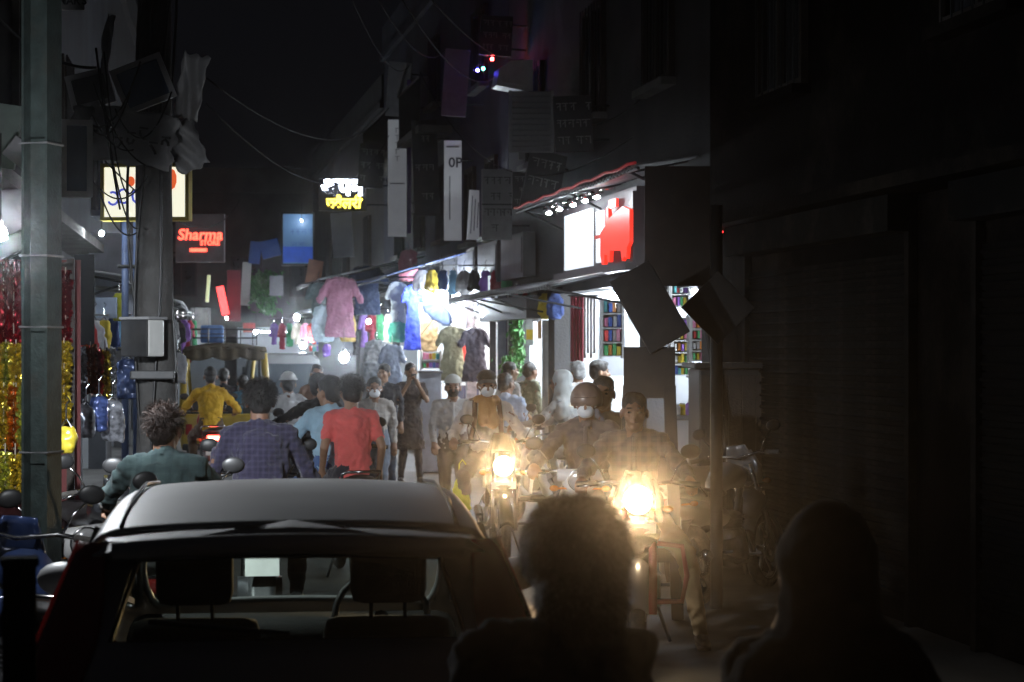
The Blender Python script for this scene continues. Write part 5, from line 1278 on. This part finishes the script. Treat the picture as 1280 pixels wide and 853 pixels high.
c = P(589, 420, 31.5); root = thing('tiled_pillar', 'slim patterned pillar in the middle of the bright shop front', 'pillar', (c.x, c.y, 0)); t = MB(); t.bev((0, 0, 1.45), (.16, .16, 2.9), .01); t.build('shaft', mat('pillar', (.16, .13, .14), .5, var=.6, scale=18), root); t = MB(); t.bev((0, 0, 2.82), (.24, .24, .12), .01); t.build('capital', FLEXG, root)

# ------------------------------------------------------------------ shelves with goods
GOODC = {'red': (.6, .05, .05), 'orange': (.7, .25, .04), 'yellow': (.7, .55, .05), 'green': (.06, .4, .14), 'blue': (.06, .14, .5), 'violet': (.25, .12, .5), 'white': (.7, .7, .7), 'pink': (.65, .2, .35), 'teal': (.08, .42, .45)}
GM = {k: mat('pack_' + k, v, .35, var=.35, scale=22, coat=.2) for k, v in GOODC.items()}
BOXM = {}
NUM = ('one', 'two', 'three', 'four', 'five', 'six')
def rack(label, where, px0, px1, py0, py1, d, rows, cols, seed):
    a = P(px0, py1, d); w = (px1 - px0) / FPX * d; h = (py1 - py0) / FPX * d
    root = thing('goods_rack', label, 'rack', (a + (P(px1, py1, d) - a) / 2), -YAW); t = MB(); fm = mat('rack_white', (.5, .5, .5), .5, var=.1)
    for s_ in (-1, 1): t.box((s_ * w / 2, .1, h / 2), (.03, .28, h + .04))
    t.box((0, .24, h / 2), (w, .012, h)); t.build('frame', fm, root)
    rh = h / rows; rd = random.Random(seed); b0 = MB(); b0.bb(-w / 2 + .015, w / 2 - .015, -.04, .23, -.012, .0); first = b0.build('shelf_board', fm, root, loc=(0, 0, .012))
    for r in range(1, rows): inst(first, 'shelf_board', root, (0, 0, r * rh))
    tr = Matrix.Translation(root.location) @ Matrix.Rotation(-YAW, 4, 'Z')
    for r in range(rows):
        for c in range(cols):
            cn = rd.choice(list(GOODC)); key = cn
            if key not in BOXM: q = MB(); q.bev((0, 0, .5), (1, 1, 1), .05); q.bev((0, -.505, .5), (.7, .02, .4), .008); BOXM[key] = q.mesh('goods_pack', GM[cn])
            o = bpy.data.objects.new('goods_pack', BOXM[key]); col.objects.link(o)
            cw = (w - .05) / cols; hh = rh * rd.uniform(.55, .85)
            o.location = tr @ Vector((-w / 2 + .025 + cw * (c + .5), .06 + rd.uniform(-.02, .02), r * rh + .013)); o.scale = (cw * rd.uniform(.75, .92), .14, hh); o.rotation_euler = (0, 0, -YAW + rd.uniform(-.12, .12))
            tag(o, '%s packet in row %s, place %s, on the rack %s' % (cn, NUM[r], NUM[c], where), 'packet', 'packets on the rack ' + where)
rack('white rack of bright packets beside the fringe strips', 'beside the fringe strips', 752, 779, 374, 446, 22.6, 4, 4, 3)
rack('tall rack of coloured packets behind the diamond plate', 'behind the diamond plate', 840, 862, 396, 470, 19.9, 5, 4, 5)
rack('narrow rack of packets at the shop corner', 'at the shop corner', 863, 882, 398, 452, 19.4, 4, 3, 8)
rack('rack of pink packets under the tube light above the plates', 'above the dark plates', 838, 862, 352, 384, 19.8, 2, 4, 12)
rack('glass counter rack of small packets in the bright shop', 'at the bright shop counter', 526, 551, 440, 461, 31, 2, 5, 15)
rack('far rack of pale packets behind the traffic', 'behind the far traffic', 385, 405, 415, 440, 46, 3, 4, 19)
def counter(label, px0, px1, pytop, d, m):
    a = (G(px0, d) + G(px1, d)) / 2; w = (px1 - px0) / FPX * d; h = EYE - (pytop - 436) / FPX * d
    root = thing('shop_counter', label, 'counter', a, -YAW); t = MB(); t.bev((0, 0, h / 2), (w, .5, h - .05), .01); t.build('cabinet', m, root); t = MB(); t.bev((0, -.02, h - .01), (w + .06, .58, .04), .01); t.build('top', METAL, root); return root, h
cr, ch = counter('white shop counter behind the right hand rider', 842, 884, 520, 18.6, IN_GREY)
counter('white display counter below the umbrella', 524, 552, 464, 30.6, mat('counter_blue', (.5, .53, .62), .5))
counter('low counter in the shop with the grey door', 640, 672, 478, 28.0, IN_GREY)
for i, (lb, px, d, m, r, h) in enumerate((('yellow tin on the white counter', 853, 18.5, GM['yellow'], .05, .11), ('clear jar with violet sweets on the counter', 862, 18.45, GM['violet'], .04, .13), ('white bottle with blue cap on the counter', 874, 18.5, GM['white'], .042, .24), ('short green jar on the counter', 868, 18.35, GM['green'], .03, .09), ('small white jar at the end of the counter', 846, 18.4, GM['white'], .035, .10))):
    c = G(px, d); root = thing('counter_jar', lb, 'jar', (c.x, c.y, ch + .012)); t = MB(); t.lathe([(r * .9, 0), (r, .01), (r, h * .75), (r * .6, h * .88), (r * .5, h * .9)], n=14); t.build('jar_body', m, root, True); t = MB(); t.lathe([(r * .55, h * .9), (r * .55, h)], n=12); t.build('lid', GM['blue'] if 'blue' in lb else GM['white'], root, True)
c = G(857, 16.9); root = thing('steel_drum', 'grey ribbed drum with bundle in front of the counter', 'drum', c); t = MB(); t.lathe([(.20, 0), (.22, .02), (.235, .3), (.25, .31), (.24, .33), (.25, .62), (.265, .63), (.25, .65), (.262, .88), (.28, .9), (.262, .92), (.24, .92), (.23, .85), (.01, .84)], n=24); t.build('shell', METAL, root, True); t = MB(); t.tube([(-.28, 0, .8), (-.31, 0, .72), (-.28, 0, .64)], .01, 6); t.build('handle', CHROME, root)

# ------------------------------------------------------------------ tinsel stall at the left edge
def foil(n, c): return mat('foil_' + n, c, .22, .85, var=.5, scale=30)
FO = {'dark red': foil('red', (.30, .02, .03)), 'gold': foil('gold', (.75, .52, .06)), 'orange': foil('orange', (.65, .20, .02)), 'yellow green': foil('lime', (.55, .55, .10)), 'silver': foil('silver', (.6, .62, .66)), 'copper': foil('copper', (.45, .16, .06)), 'red': foil('red2', (.5, .04, .03))}
gcache = {}
def garland(label, px, py0, py1, d, cn, r=.04, kind='flake'):
    c = P(px, py0, d); h = (py1 - py0) / FPX * d; root = thing('tinsel_garland', label, 'garland', (c.x, c.y, c.z - h), random.uniform(0, 6), 'tinsel garlands on the stall')
    key = (cn, round(h, 1), kind)
    if key not in gcache:
        t = MB(); rd = random.Random(hash(key) % 999)
        n = int(430 * h / .5) if kind == 'flake' else int(220 * h / .5)
        for _ in range(n):
            z = rd.uniform(0, 1); a = rd.uniform(0, 6.28); q = rd.uniform(.25, 1) * r; p = Vector((q * math.cos(a), q * math.sin(a), z * h)); e = Euler((rd.uniform(-.7, .7) + (0 if kind == 'fringe' else rd.uniform(-1, 1)), rd.uniform(-.7, .7), a)).to_matrix(); l = rd.uniform(.010, .02); ww = l * (.35 if kind == 'fringe' else .8); l2 = l * (3 if kind == 'fringe' else 1)
            t.add([p + e @ Vector(v) for v in ((-ww, 0, -l2), (ww, 0, -l2), (ww, .003, l2), (-ww, -.003, l2))], [(0, 1, 2, 3)])
        gcache[key] = t.mesh('foil_strands', FO[cn])
    o = bpy.data.objects.new('foil_strands', gcache[key]); col.objects.link(o); o.parent = root
    t = MB(); t.tube([(0, 0, -.01), (0, 0, h + .03)], .004, 5); t.build('string', mat('string', (.3, .25, .2), .8), root); return root
ordn = ('first', 'second', 'third', 'fourth', 'fifth', 'sixth', 'seventh', 'eighth')
for i in range(6):
    px = -8 + i * 12.5
    garland('dark red fringe garland in the top row, %s from the left edge' % ordn[i], px, 332, 431, 13 + .05 * (i % 2), 'dark red', .042, 'fringe')
    garland('%s garland in the second row, %s from the left edge' % (('gold', 'yellow green', 'gold', 'orange', 'gold', 'gold')[i], ordn[i]), px + 3, 430, 484, 12.9 + .05 * (i % 2), ('gold', 'yellow green', 'gold', 'orange', 'gold', 'gold')[i], .042)
    garland('%s garland in the third row, %s from the left edge' % (('orange', 'gold', 'orange', 'yellow green', 'red', 'gold')[i], ordn[i]), px, 484, 560, 12.9, ('orange', 'gold', 'orange', 'yellow green', 'red', 'gold')[i], .042)
    garland('%s garland in the bottom row, %s from the left edge' % (('gold', 'yellow green', 'gold', 'gold', 'orange', 'gold')[i], ordn[i]), px + 2, 560, 622, 12.85, ('gold', 'yellow green', 'gold', 'gold', 'orange', 'gold')[i], .042)
for lb, px, a, b, d, cn in (('gold garland just right of the steel pole', 80, 428, 530, 13.2, 'gold'), ('dark red garland just right of the steel pole', 82, 340, 428, 13.3, 'dark red'), ('silver garland left of the black banner', 92, 430, 520, 15, 'silver'), ('silver garland under the black banner', 100, 440, 524, 15.2, 'silver'), ('copper garland under the black banner', 113, 432, 492, 15.4, 'copper'), ('red garland right of the copper one', 121, 436, 490, 15.5, 'red'), ('pale gold garland left of the meter box', 131, 430, 500, 16, 'gold'), ('silver garland left of the meter box', 138, 436, 505, 16.2, 'silver')): garland(lb, px, a, b, d, cn, .045)
c = G(30, 13.25); root = thing('stall_frame', 'wooden frame of the tinsel stall at the left edge', 'stall', c, 0)
for z in (.92, 1.62, 1.94, 2.46): t = MB(); t.tube([(-.75, 0, z), (.32, .02, z)], .016, 6); t.build('rail', WOOD_D, root)
for x in (-.72, .30): t = MB(); t.box((x, .04, 1.25), (.05, .05, 2.5)); t.build('post', WOOD_D, root)
t = MB(); t.box((-.2, .25, 1.5), (1.1, .02, 2.0)); t.build('backdrop', mat('backdrop', (.10, .02, .02), .8), root)
for lb, px, py0, py1, d, m in (('yellow printed bag hanging low right of the steel pole', 83, 530, 566, 12.4, GM['yellow']), ('shiny silver packet bundle under the silver garlands', 108, 506, 548, 14.6, mat('packet_silver', (.5, .52, .58), .18, .6, var=.6, scale=25)), ('shiny blue packet bundle under the copper garland', 124, 496, 540, 14.8, mat('packet_blue', (.10, .15, .4), .2, .3, var=.7, scale=25, coat=.6)), ('clear plastic packet bundle left of the meter box', 141, 500, 552, 15, mat('packet_clear', (.35, .36, .4), .15, .2, var=.8, scale=22, coat=.8)), ('yellow green cloth hanging on the pale wall', 149, 366, 402, 20, cloth('lime', (.5, .5, .06))), ('blue plastic bundle behind the thick pole', 160, 448, 500, 17, mat('packet_dblue', (.06, .09, .2), .25, .2, var=.6, scale=20, coat=.5)), ('grey packed cloth behind the thick pole', 222, 440, 480, 20, cloth('greyc', (.3, .3, .32)))):
    garment(lb, px, py0, py1, d, m, (py1 - py0) / FPX * d * (.75 if 'yellow printed' in lb else .62), 'bag', group='goods hung on the left stalls')
t = MB(); t.tube([P(120, 360, 20.5), P(180, 366, 20.5)], .05, 6, ry=.03); tag(t.build('wooden_beam', mat('beam_pale', (.28, .28, .26), .8, dirt=.3)), 'pale beam running across the pale blue wall', 'beam')
root = thing('drain_pipe', 'pair of blue grey drain pipes left of the thick pole', 'pipe', G(163, 19.5)); 
for x in (-.05, .06): t = MB(); t.tube([(x, 0, 0), (x, 0, 3.6)], .035, 10); t.build('pipe', mat('pipe_blue', (.10, .14, .26), .5, dirt=.3), root, True)
for z in (1.9, 2.7): t = MB(); t.tube([(-.12, -.03, z), (.14, -.03, z)], .02, 6); t.build('clip', STEEL_D, root)
board('wall_panel', 'pale whitewashed panel lit behind the drain pipes', 112, 182, 292, 396, 22, mat('panel_pale', (.42, .44, .50), .85, var=.15, dirt=.3), cat='panel', th=.1)
board('wall_panel', 'pale blue board below the wooden beam', 120, 146, 372, 398, 19.9, mat('panel_blue', (.35, .42, .55), .8), cat='panel', th=.05)
board('wall_panel', 'white sign face high at the left edge', -14, 10, 258, 300, 13, mat('panel_white', (.5, .5, .5), .7, dirt=.3), cat='panel', th=.05)
# blue bundles on the rickshaw roof
RK = G(281, 31.0)
for lb, x, w, m in (('blue plastic crate on the rickshaw roof', -.20, .36, GM['blue']),):
    root = thing('roof_crate', lb, 'crate', (RK.x + x, RK.y + .6, 1.99)); t = MB(); t.bev((0, 0, .14), (w, .4, .28), .04); t.build('bundle', mat('crate_blue', (.08, .18, .42), .6, var=.2), root, True); t = MB(); t.tube([(-w / 2 - .005, -.21, .14), (w / 2 + .005, -.21, .14)], .008, 5); t.build('strap', STEEL_D, root)
board('stacked_carton', 'pale cartons stacked at the end of the street', 240, 262, 385, 418, 55, mat('carton', (.35, .34, .33), .8), cat='carton', th=.5)
board('stacked_carton', 'red carton face at the far stalls', 305, 318, 404, 416, 54, mat('carton_red', (.35, .05, .04), .8), cat='carton', th=.4)
board('stacked_carton', 'orange board near the far pale garment', 386, 398, 414, 422, 44, GM['orange'], cat='carton', th=.2)

# shaded street lamp of the tinsel stall
root = thing('shaded_lamp', 'shaded lamp tilted over the street from the tinsel stall', 'lamp', P(6, 262, 9.5)); root.rotation_euler = (R(64), 0, R(-22))
t = MB(); t.lathe([(.03, .10), (.05, .09), (.13, -.02), (.135, -.03), (.125, -.02), (.045, .08), (.02, .085)], n=18); t.build('shade', FLEXG, root, True)
t = MB(); t.ball((0, 0, .035), .035, 10, 6); t.build('bulb', lamp('shade_bulb', (.9, .95, 1), 60), root, True)
t = MB(); t.tube([(0, 0, .10), (0, .1, .25), (-.1, .3, .3)], .012, 6); t.build('arm', STEEL_D, root)
ld = bpy.data.lights.new('lamp_light', 'SPOT'); ld.energy = 780; ld.color = (.88, .94, 1); ld.spot_size = R(76); ld.spot_blend = .7; ld.shadow_soft_size = .05
lo = bpy.data.objects.new('lamp_light', ld); col.objects.link(lo); lo.parent = root; lo.location = (0, 0, -.03)

# ------------------------------------------------------------------ vehicles
car0 = P(362, 436, 5.66); hatchback('silver hatchback seen from behind in the foreground', (car0.x, car0.y, 0), -2.0)
auto_rickshaw('yellow and black auto rickshaw with roof rack, seen from behind', RK, 2)
van('dusty white van facing the camera beyond the rickshaw', G(352, 36), 0)

PT_BLACK = mat('paint_black', (.018, .018, .020), .25, .2, var=.1, coat=.8); PT_RED = mat('paint_red', (.30, .02, .02), .3, .1, var=.1, coat=.8); PT_GREY = mat('paint_grey', (.16, .16, .17), .35, .4, var=.1, coat=.6); PT_WHITE = mat('paint_white', (.62, .62, .62), .35, var=.06, coat=.5, dirt=.2); PT_BLUE = mat('paint_blue', (.03, .05, .13), .3, .3, var=.1, coat=.7); REDM = mat('guard_red', (.40, .07, .05), .4, .1, var=.15)
H2 = G(826, 12.05); two_wheeler('bike', 'motorcycle with blazing headlight and red guards nearest on the right', H2 + Vector((0, .66, 0)), 168 - 0, PT_BLACK, 'front', power=800, guards=REDM, lampz_=.98, fender=PT_GREY)
H1 = G(637, 17.6); two_wheeler('bike', 'motorcycle with lit headlight behind the first, ridden by the capped man', H1 + Vector((0, .66, 0)), 176, PT_BLACK, 'front', power=700, lampz_=.86)
Y5 = G(262, 25); two_wheeler('bike', 'motorcycle with glowing red tail light behind the rickshaw', Y5 + Vector((0, .95, 0)), 3, PT_RED, 'rear')
B2 = G(325, 12.6); two_wheeler('bike', 'motorcycle under the man in the violet shirt', B2 + Vector((0, .1, 0)), 0, PT_BLACK)
B1 = G(206, 10.25); two_wheeler('bike', 'motorcycle under the man in the teal shirt', B1 + Vector((0, .1, 0)), -4, PT_BLACK)
B3 = G(440, 16.2); two_wheeler('bike', 'motorcycle with chrome grab rail carrying the coral shirt passenger', B3 + Vector((0, .45, 0)), 4, PT_GREY)
B7 = G(398, 19.4); two_wheeler('bike', 'motorcycle under the man in the black shirt', B7, 8, PT_BLACK)
B6 = G(360, 22.5); two_wheeler('scooter', 'scooter under the man in the white cap', B6, 6, PT_GREY)
S9 = G(733, 14.3); two_wheeler('scooter', 'scooter with white apron of the helmeted rider beside the near headlight', S9, 164, PT_WHITE)
S7 = G(700, 21.3); two_wheeler('scooter', 'pale scooter under the woman in the grey scarf', S7, 60, PT_WHITE)
two_wheeler('bike', 'dark motorcycle parked at the right with its plate to the street', G(918, 15.3), -38, PT_GREY, lean=-8, group='parked two-wheelers')
two_wheeler('scooter', 'white scooter parked behind the car corner on the left', G(108, 9.9), 196, PT_WHITE, lean=6, group='parked two-wheelers')
two_wheeler('bike', 'dark blue motorcycle parked at the left edge', G(8, 8.6), 15, PT_BLUE, lean=6, group='parked two-wheelers')
two_wheeler('bike', 'black motorcycle parked below the silver packets', G(150, 12.6), 200, PT_BLACK, lean=7, group='parked two-wheelers')
two_wheeler('scooter', 'grey scooter parked between the lit headlight and the shop', G(662, 22), 150, PT_GREY, lean=6, group='parked two-wheelers')

# ------------------------------------------------------------------ people
C_ = cloth
person('teal shirted man with reddish hair just beyond the car, back turned', B1, -4, 'ride', top=1.60, shirt=C_('teal', (.10, .15, .15), .3, (4, (.04, .06, .07))), trousers=C_('dk', (.03, .03, .04)), skinm=0, hair='short', hairm=HAIRB, hairstrands=900, yaw=-14, voxel=.010, collar=True)
person('broad man in violet grey shirt riding away left of centre', B2, 0, 'ride', top=1.70, shirt=C_('violetgrey', (.019, .017, .034), .3, (9, (.05, .045, .08))), trousers=C_('dk', (.03, .03, .04)), skinm=2, hairstrands=2200, size=1.08, belly=1.08, voxel=.010, pose_fix={'L.elb': (-.33, .02, 1.06), 'R.elb': (.33, .02, 1.06)})
person('man in coral red t-shirt on the back of a motorcycle', B3 + Vector((0, .18, 0)), 4, 'pillion', top=1.67, shirt=C_('coral', (.72, .13, .12)), trousers=C_('dk', (.03, .03, .04)), sleeves='short', skinm=1, hair='full', yaw=10, voxel=.010, hairstrands=1500)
person('rider in light blue shirt in front of the coral t-shirt', B3 + Vector((-.16, .62, 0)), 8, 'ride', top=1.66, shirt=C_('skyblue', (.33, .50, .62)), trousers=C_('jean', (.08, .14, .3)), skinm=1, hair='full', yaw=35, pose_fix={'L.elb': (-.38, .05, 1.04)})
person('rider in mustard yellow shirt right behind the rickshaw', Y5 + Vector((0, .95, 0)), 3, 'ride', top=1.66, shirt=C_('mustardy', (.58, .34, .03)), trousers=C_('brown', (.08, .05, .03)), pose_fix={'L.elb': (-.36, .02, 1.10), 'R.elb': (.36, .02, 1.10)})
person('man in white shirt and white skull cap riding away', B6, 6, 'ride', top=1.62, shirt=C_('white', (.62, .62, .63)), trousers=C_('greyt', (.2, .2, .2)), cap=('skull', C_('cap', (.7, .7, .7))), hair='short')
person('man in black shirt with his left arm stretched out', B7, 8, 'ride', top=1.65, shirt=C_('black', (.014, .014, .016)), trousers=C_('dk', (.03, .03, .04)), hair='full', pose_fix={'L.elb': (-.42, .10, 1.16), 'L.wri': (-.62, .30, 1.02)}, yaw=-10)
person('brown clothed man facing the camera under the bright bulb', G(396, 26.5), 176, 'stand', top=1.68, shirt=C_('brownsh', (.20, .11, .07)), trousers=C_('dk', (.03, .03, .04)))
person('man with white mask and grey shirt walking towards the camera', G(468, 22.5), 178, 'walk', top=1.57, shirt=C_('greysh', (.36, .33, .30), .2, (7, (.22, .2, .2))), trousers=C_('jeang', (.17, .2, .25)), mask=C_('maskw', (.75, .76, .78)), skinm=0)
person('man in dark shirt looking left of the phone man', G(480, 27.2), 170, 'stand', top=1.69, shirt=C_('darksh', (.03, .03, .035)), trousers=C_('dkj', (.05, .06, .08)), yaw=-15, skinm=1)
def phone(root, k):
    t = MB(); t.bev((k['L'] + k['R']) / 2 + Vector((0, .03, .06)), (.075, .012, .15), .008); t.build('phone', BLACKP, root)
person('standing man in long dark tunic holding a phone to his face', G(513, 28.4), 186, 'phone', top=1.69, shirt=C_('tunic', (.055, .045, .045)), trousers=C_('tunict', (.06, .055, .055)), long_shirt=.15, sleeves='short', extra=phone, skinm=1)
person('man with black mask in grey shirt left of the capped rider', G(566, 21.5), 176, 'walk', top=1.60, shirt=C_('paleg', (.40, .40, .40)), trousers=C_('dkb', (.10, .08, .07)), mask=C_('maskb', (.015, .015, .015)), cap=('skull', C_('capg', (.45, .45, .42))))
def ybag(root, k):
    pass
person('capped rider with white mask, orange scarf and backpack straps', H1 + Vector((-.10, .80, 0)), 178, 'ride', top=1.70, shirt=C_('offwhite', (.55, .52, .50)), trousers=C_('dkb', (.10, .08, .07)), mask=C_('maskw', (.75, .76, .78)), cap=('cap', C_('capd', (.03, .025, .022))), scarf=C_('orange', (.42, .20, .06)), straps=C_('strapb', (.12, .06, .04)), voxel=.010, pitch=-4)
root = thing('carry_bag', 'bright yellow plastic bag hanging beside the capped rider', 'bag', P(578, 616, 18.2), -YAW); t = MB(); t.tube([(0, 0, .16), (0, 0, .10), (-.02, 0, -.05), (0, 0, -.16), (0, 0, -.17)], [.035, .07, .085, .09, .07], 12, ry=[.02, .035, .05, .045, .03]); skin(t.build('bag_body', mat('bag_yellow', (.75, .70, .04), .4, var=.15, coat=.2), root), .012, 2, .04, 0)
t = MB(); t.tube([(-.03, 0, .15), (-.03, 0, .26), (0, 0, .30), (.03, 0, .26), (.03, 0, .15)], .006, 5); t.build('handle', MATS['bag_yellow'], root)
person('man in light blue shirt seen from behind, right of the capped rider', G(632, 22.3), -20, 'stand', top=1.62, shirt=C_('lightblue', (.45, .55, .70), .2, (9, (.3, .38, .55))), trousers=C_('dk', (.03, .03, .04)), yaw=-30)
person('young man in white top walking past the green garland', G(636, 27.0), -70, 'walk', top=1.72, shirt=C_('whitet', (.6, .6, .58)), trousers=C_('dkj', (.05, .06, .08)), sleeves='short', skinm=1)
person('person in olive patterned clothes beside the grey door', G(661, 27.6), -60, 'stand', top=1.71, shirt=C_('olive', (.20, .20, .13), .5), trousers=C_('olivet', (.16, .16, .11)), long_shirt=.15)
person('woman wrapped in a pale grey head scarf on the scooter', S7, 60, 'ride', top=1.66, shirt=C_('greyd', (.34, .36, .36)), trousers=C_('greyl', (.3, .32, .33)), hair=None, hood=C_('scarfg', (.5, .53, .53)), yaw=-10)
person('grey haired person standing behind the scarfed woman', G(724, 24.0), 20, 'stand', top=1.74, shirt=C_('whites', (.6, .6, .6)), trousers=C_('greyt', (.2, .2, .2)), hairm=HAIRG, hair='full')
person('dark haired person with back to the fringe strips', G(747, 23.0), -60, 'stand', top=1.76, shirt=C_('palesh', (.5, .48, .46)), trousers=C_('dk', (.03, .03, .04)), hair='full', yaw=-30, skinm=1)
person('helmeted scooter rider with white mask beside the near headlight', S9, 166, 'ride', top=1.63, shirt=C_('dkjacket', (.09, .075, .075)), trousers=C_('dk', (.03, .03, .04)), mask=C_('maskw', (.75, .76, .78)), cap=('helmet', mat('helmet_tan', (.16, .11, .09), .3, coat=.5)), hair=None, size=1.03)
person('dark haired passenger sitting behind the helmeted rider', S9 + Vector((.20, .42, 0)), 164, 'pillion', top=1.70, shirt=C_('blueg', (.10, .11, .14)), trousers=C_('dk', (.03, .03, .04)), skinm=2)
person('rider behind the near blazing headlight with one foot down', H2 + Vector((-.0, .80, 0)), 170, 'ride', top=1.61, shirt=C_('checks', (.07, .06, .06), .4, (5, (.2, .15, .12))), trousers=C_('khaki', (.26, .17, .08)), hair='short', voxel=.009, shoes=SANDAL, size=1.0, pose_fix={'lL.kn': (-.32, .16, .60), 'lL.an': (-.42, .10, .10)}, skinm=0)
person('large dark haired head and shoulders in the foreground, back turned', G(680, 4.4), 4, 'stand', top=1.527, pose_fix={'head': (.075, .03, 1.585), 'nb': (.035, 0, 1.43)}, shirt=C_('foreshirt', (.035, .038, .05)), trousers=C_('dk', (.03, .03, .04)), hair='nape', hairm=HAIRB, hairstrands=15000, size=1.0, voxel=.008, skinm=2, collar=False, yaw=14)
person('dark silhouetted person standing at the right foreground edge, with an added hood', G(1030, 4.3), -2, 'stand', hair=None, hood=C_('hoodadded', (.012, .011, .011)), top=1.53, shirt=C_('silh', (.025, .022, .022)), trousers=C_('dk', (.03, .03, .04)), skinm=2, size=.95)  # hood added so no lit skin shows at the silhouette's edge
person('passenger in blue shirt sitting inside the rickshaw', RK + Vector((.28, .42, .12)), 0, 'sit', top=1.36, shirt=C_('bluep', (.06, .16, .24)), trousers=C_('dk', (.03, .03, .04)))
person('dark clothed passenger sitting inside the rickshaw', RK + Vector((-.02, .45, .16)), 0, 'sit', top=1.44, shirt=C_('darksh', (.03, .03, .035)), trousers=C_('dk', (.03, .03, .04)))

# ------------------------------------------------------------------ dusty night air, its forward scatter also standing in for lens bloom
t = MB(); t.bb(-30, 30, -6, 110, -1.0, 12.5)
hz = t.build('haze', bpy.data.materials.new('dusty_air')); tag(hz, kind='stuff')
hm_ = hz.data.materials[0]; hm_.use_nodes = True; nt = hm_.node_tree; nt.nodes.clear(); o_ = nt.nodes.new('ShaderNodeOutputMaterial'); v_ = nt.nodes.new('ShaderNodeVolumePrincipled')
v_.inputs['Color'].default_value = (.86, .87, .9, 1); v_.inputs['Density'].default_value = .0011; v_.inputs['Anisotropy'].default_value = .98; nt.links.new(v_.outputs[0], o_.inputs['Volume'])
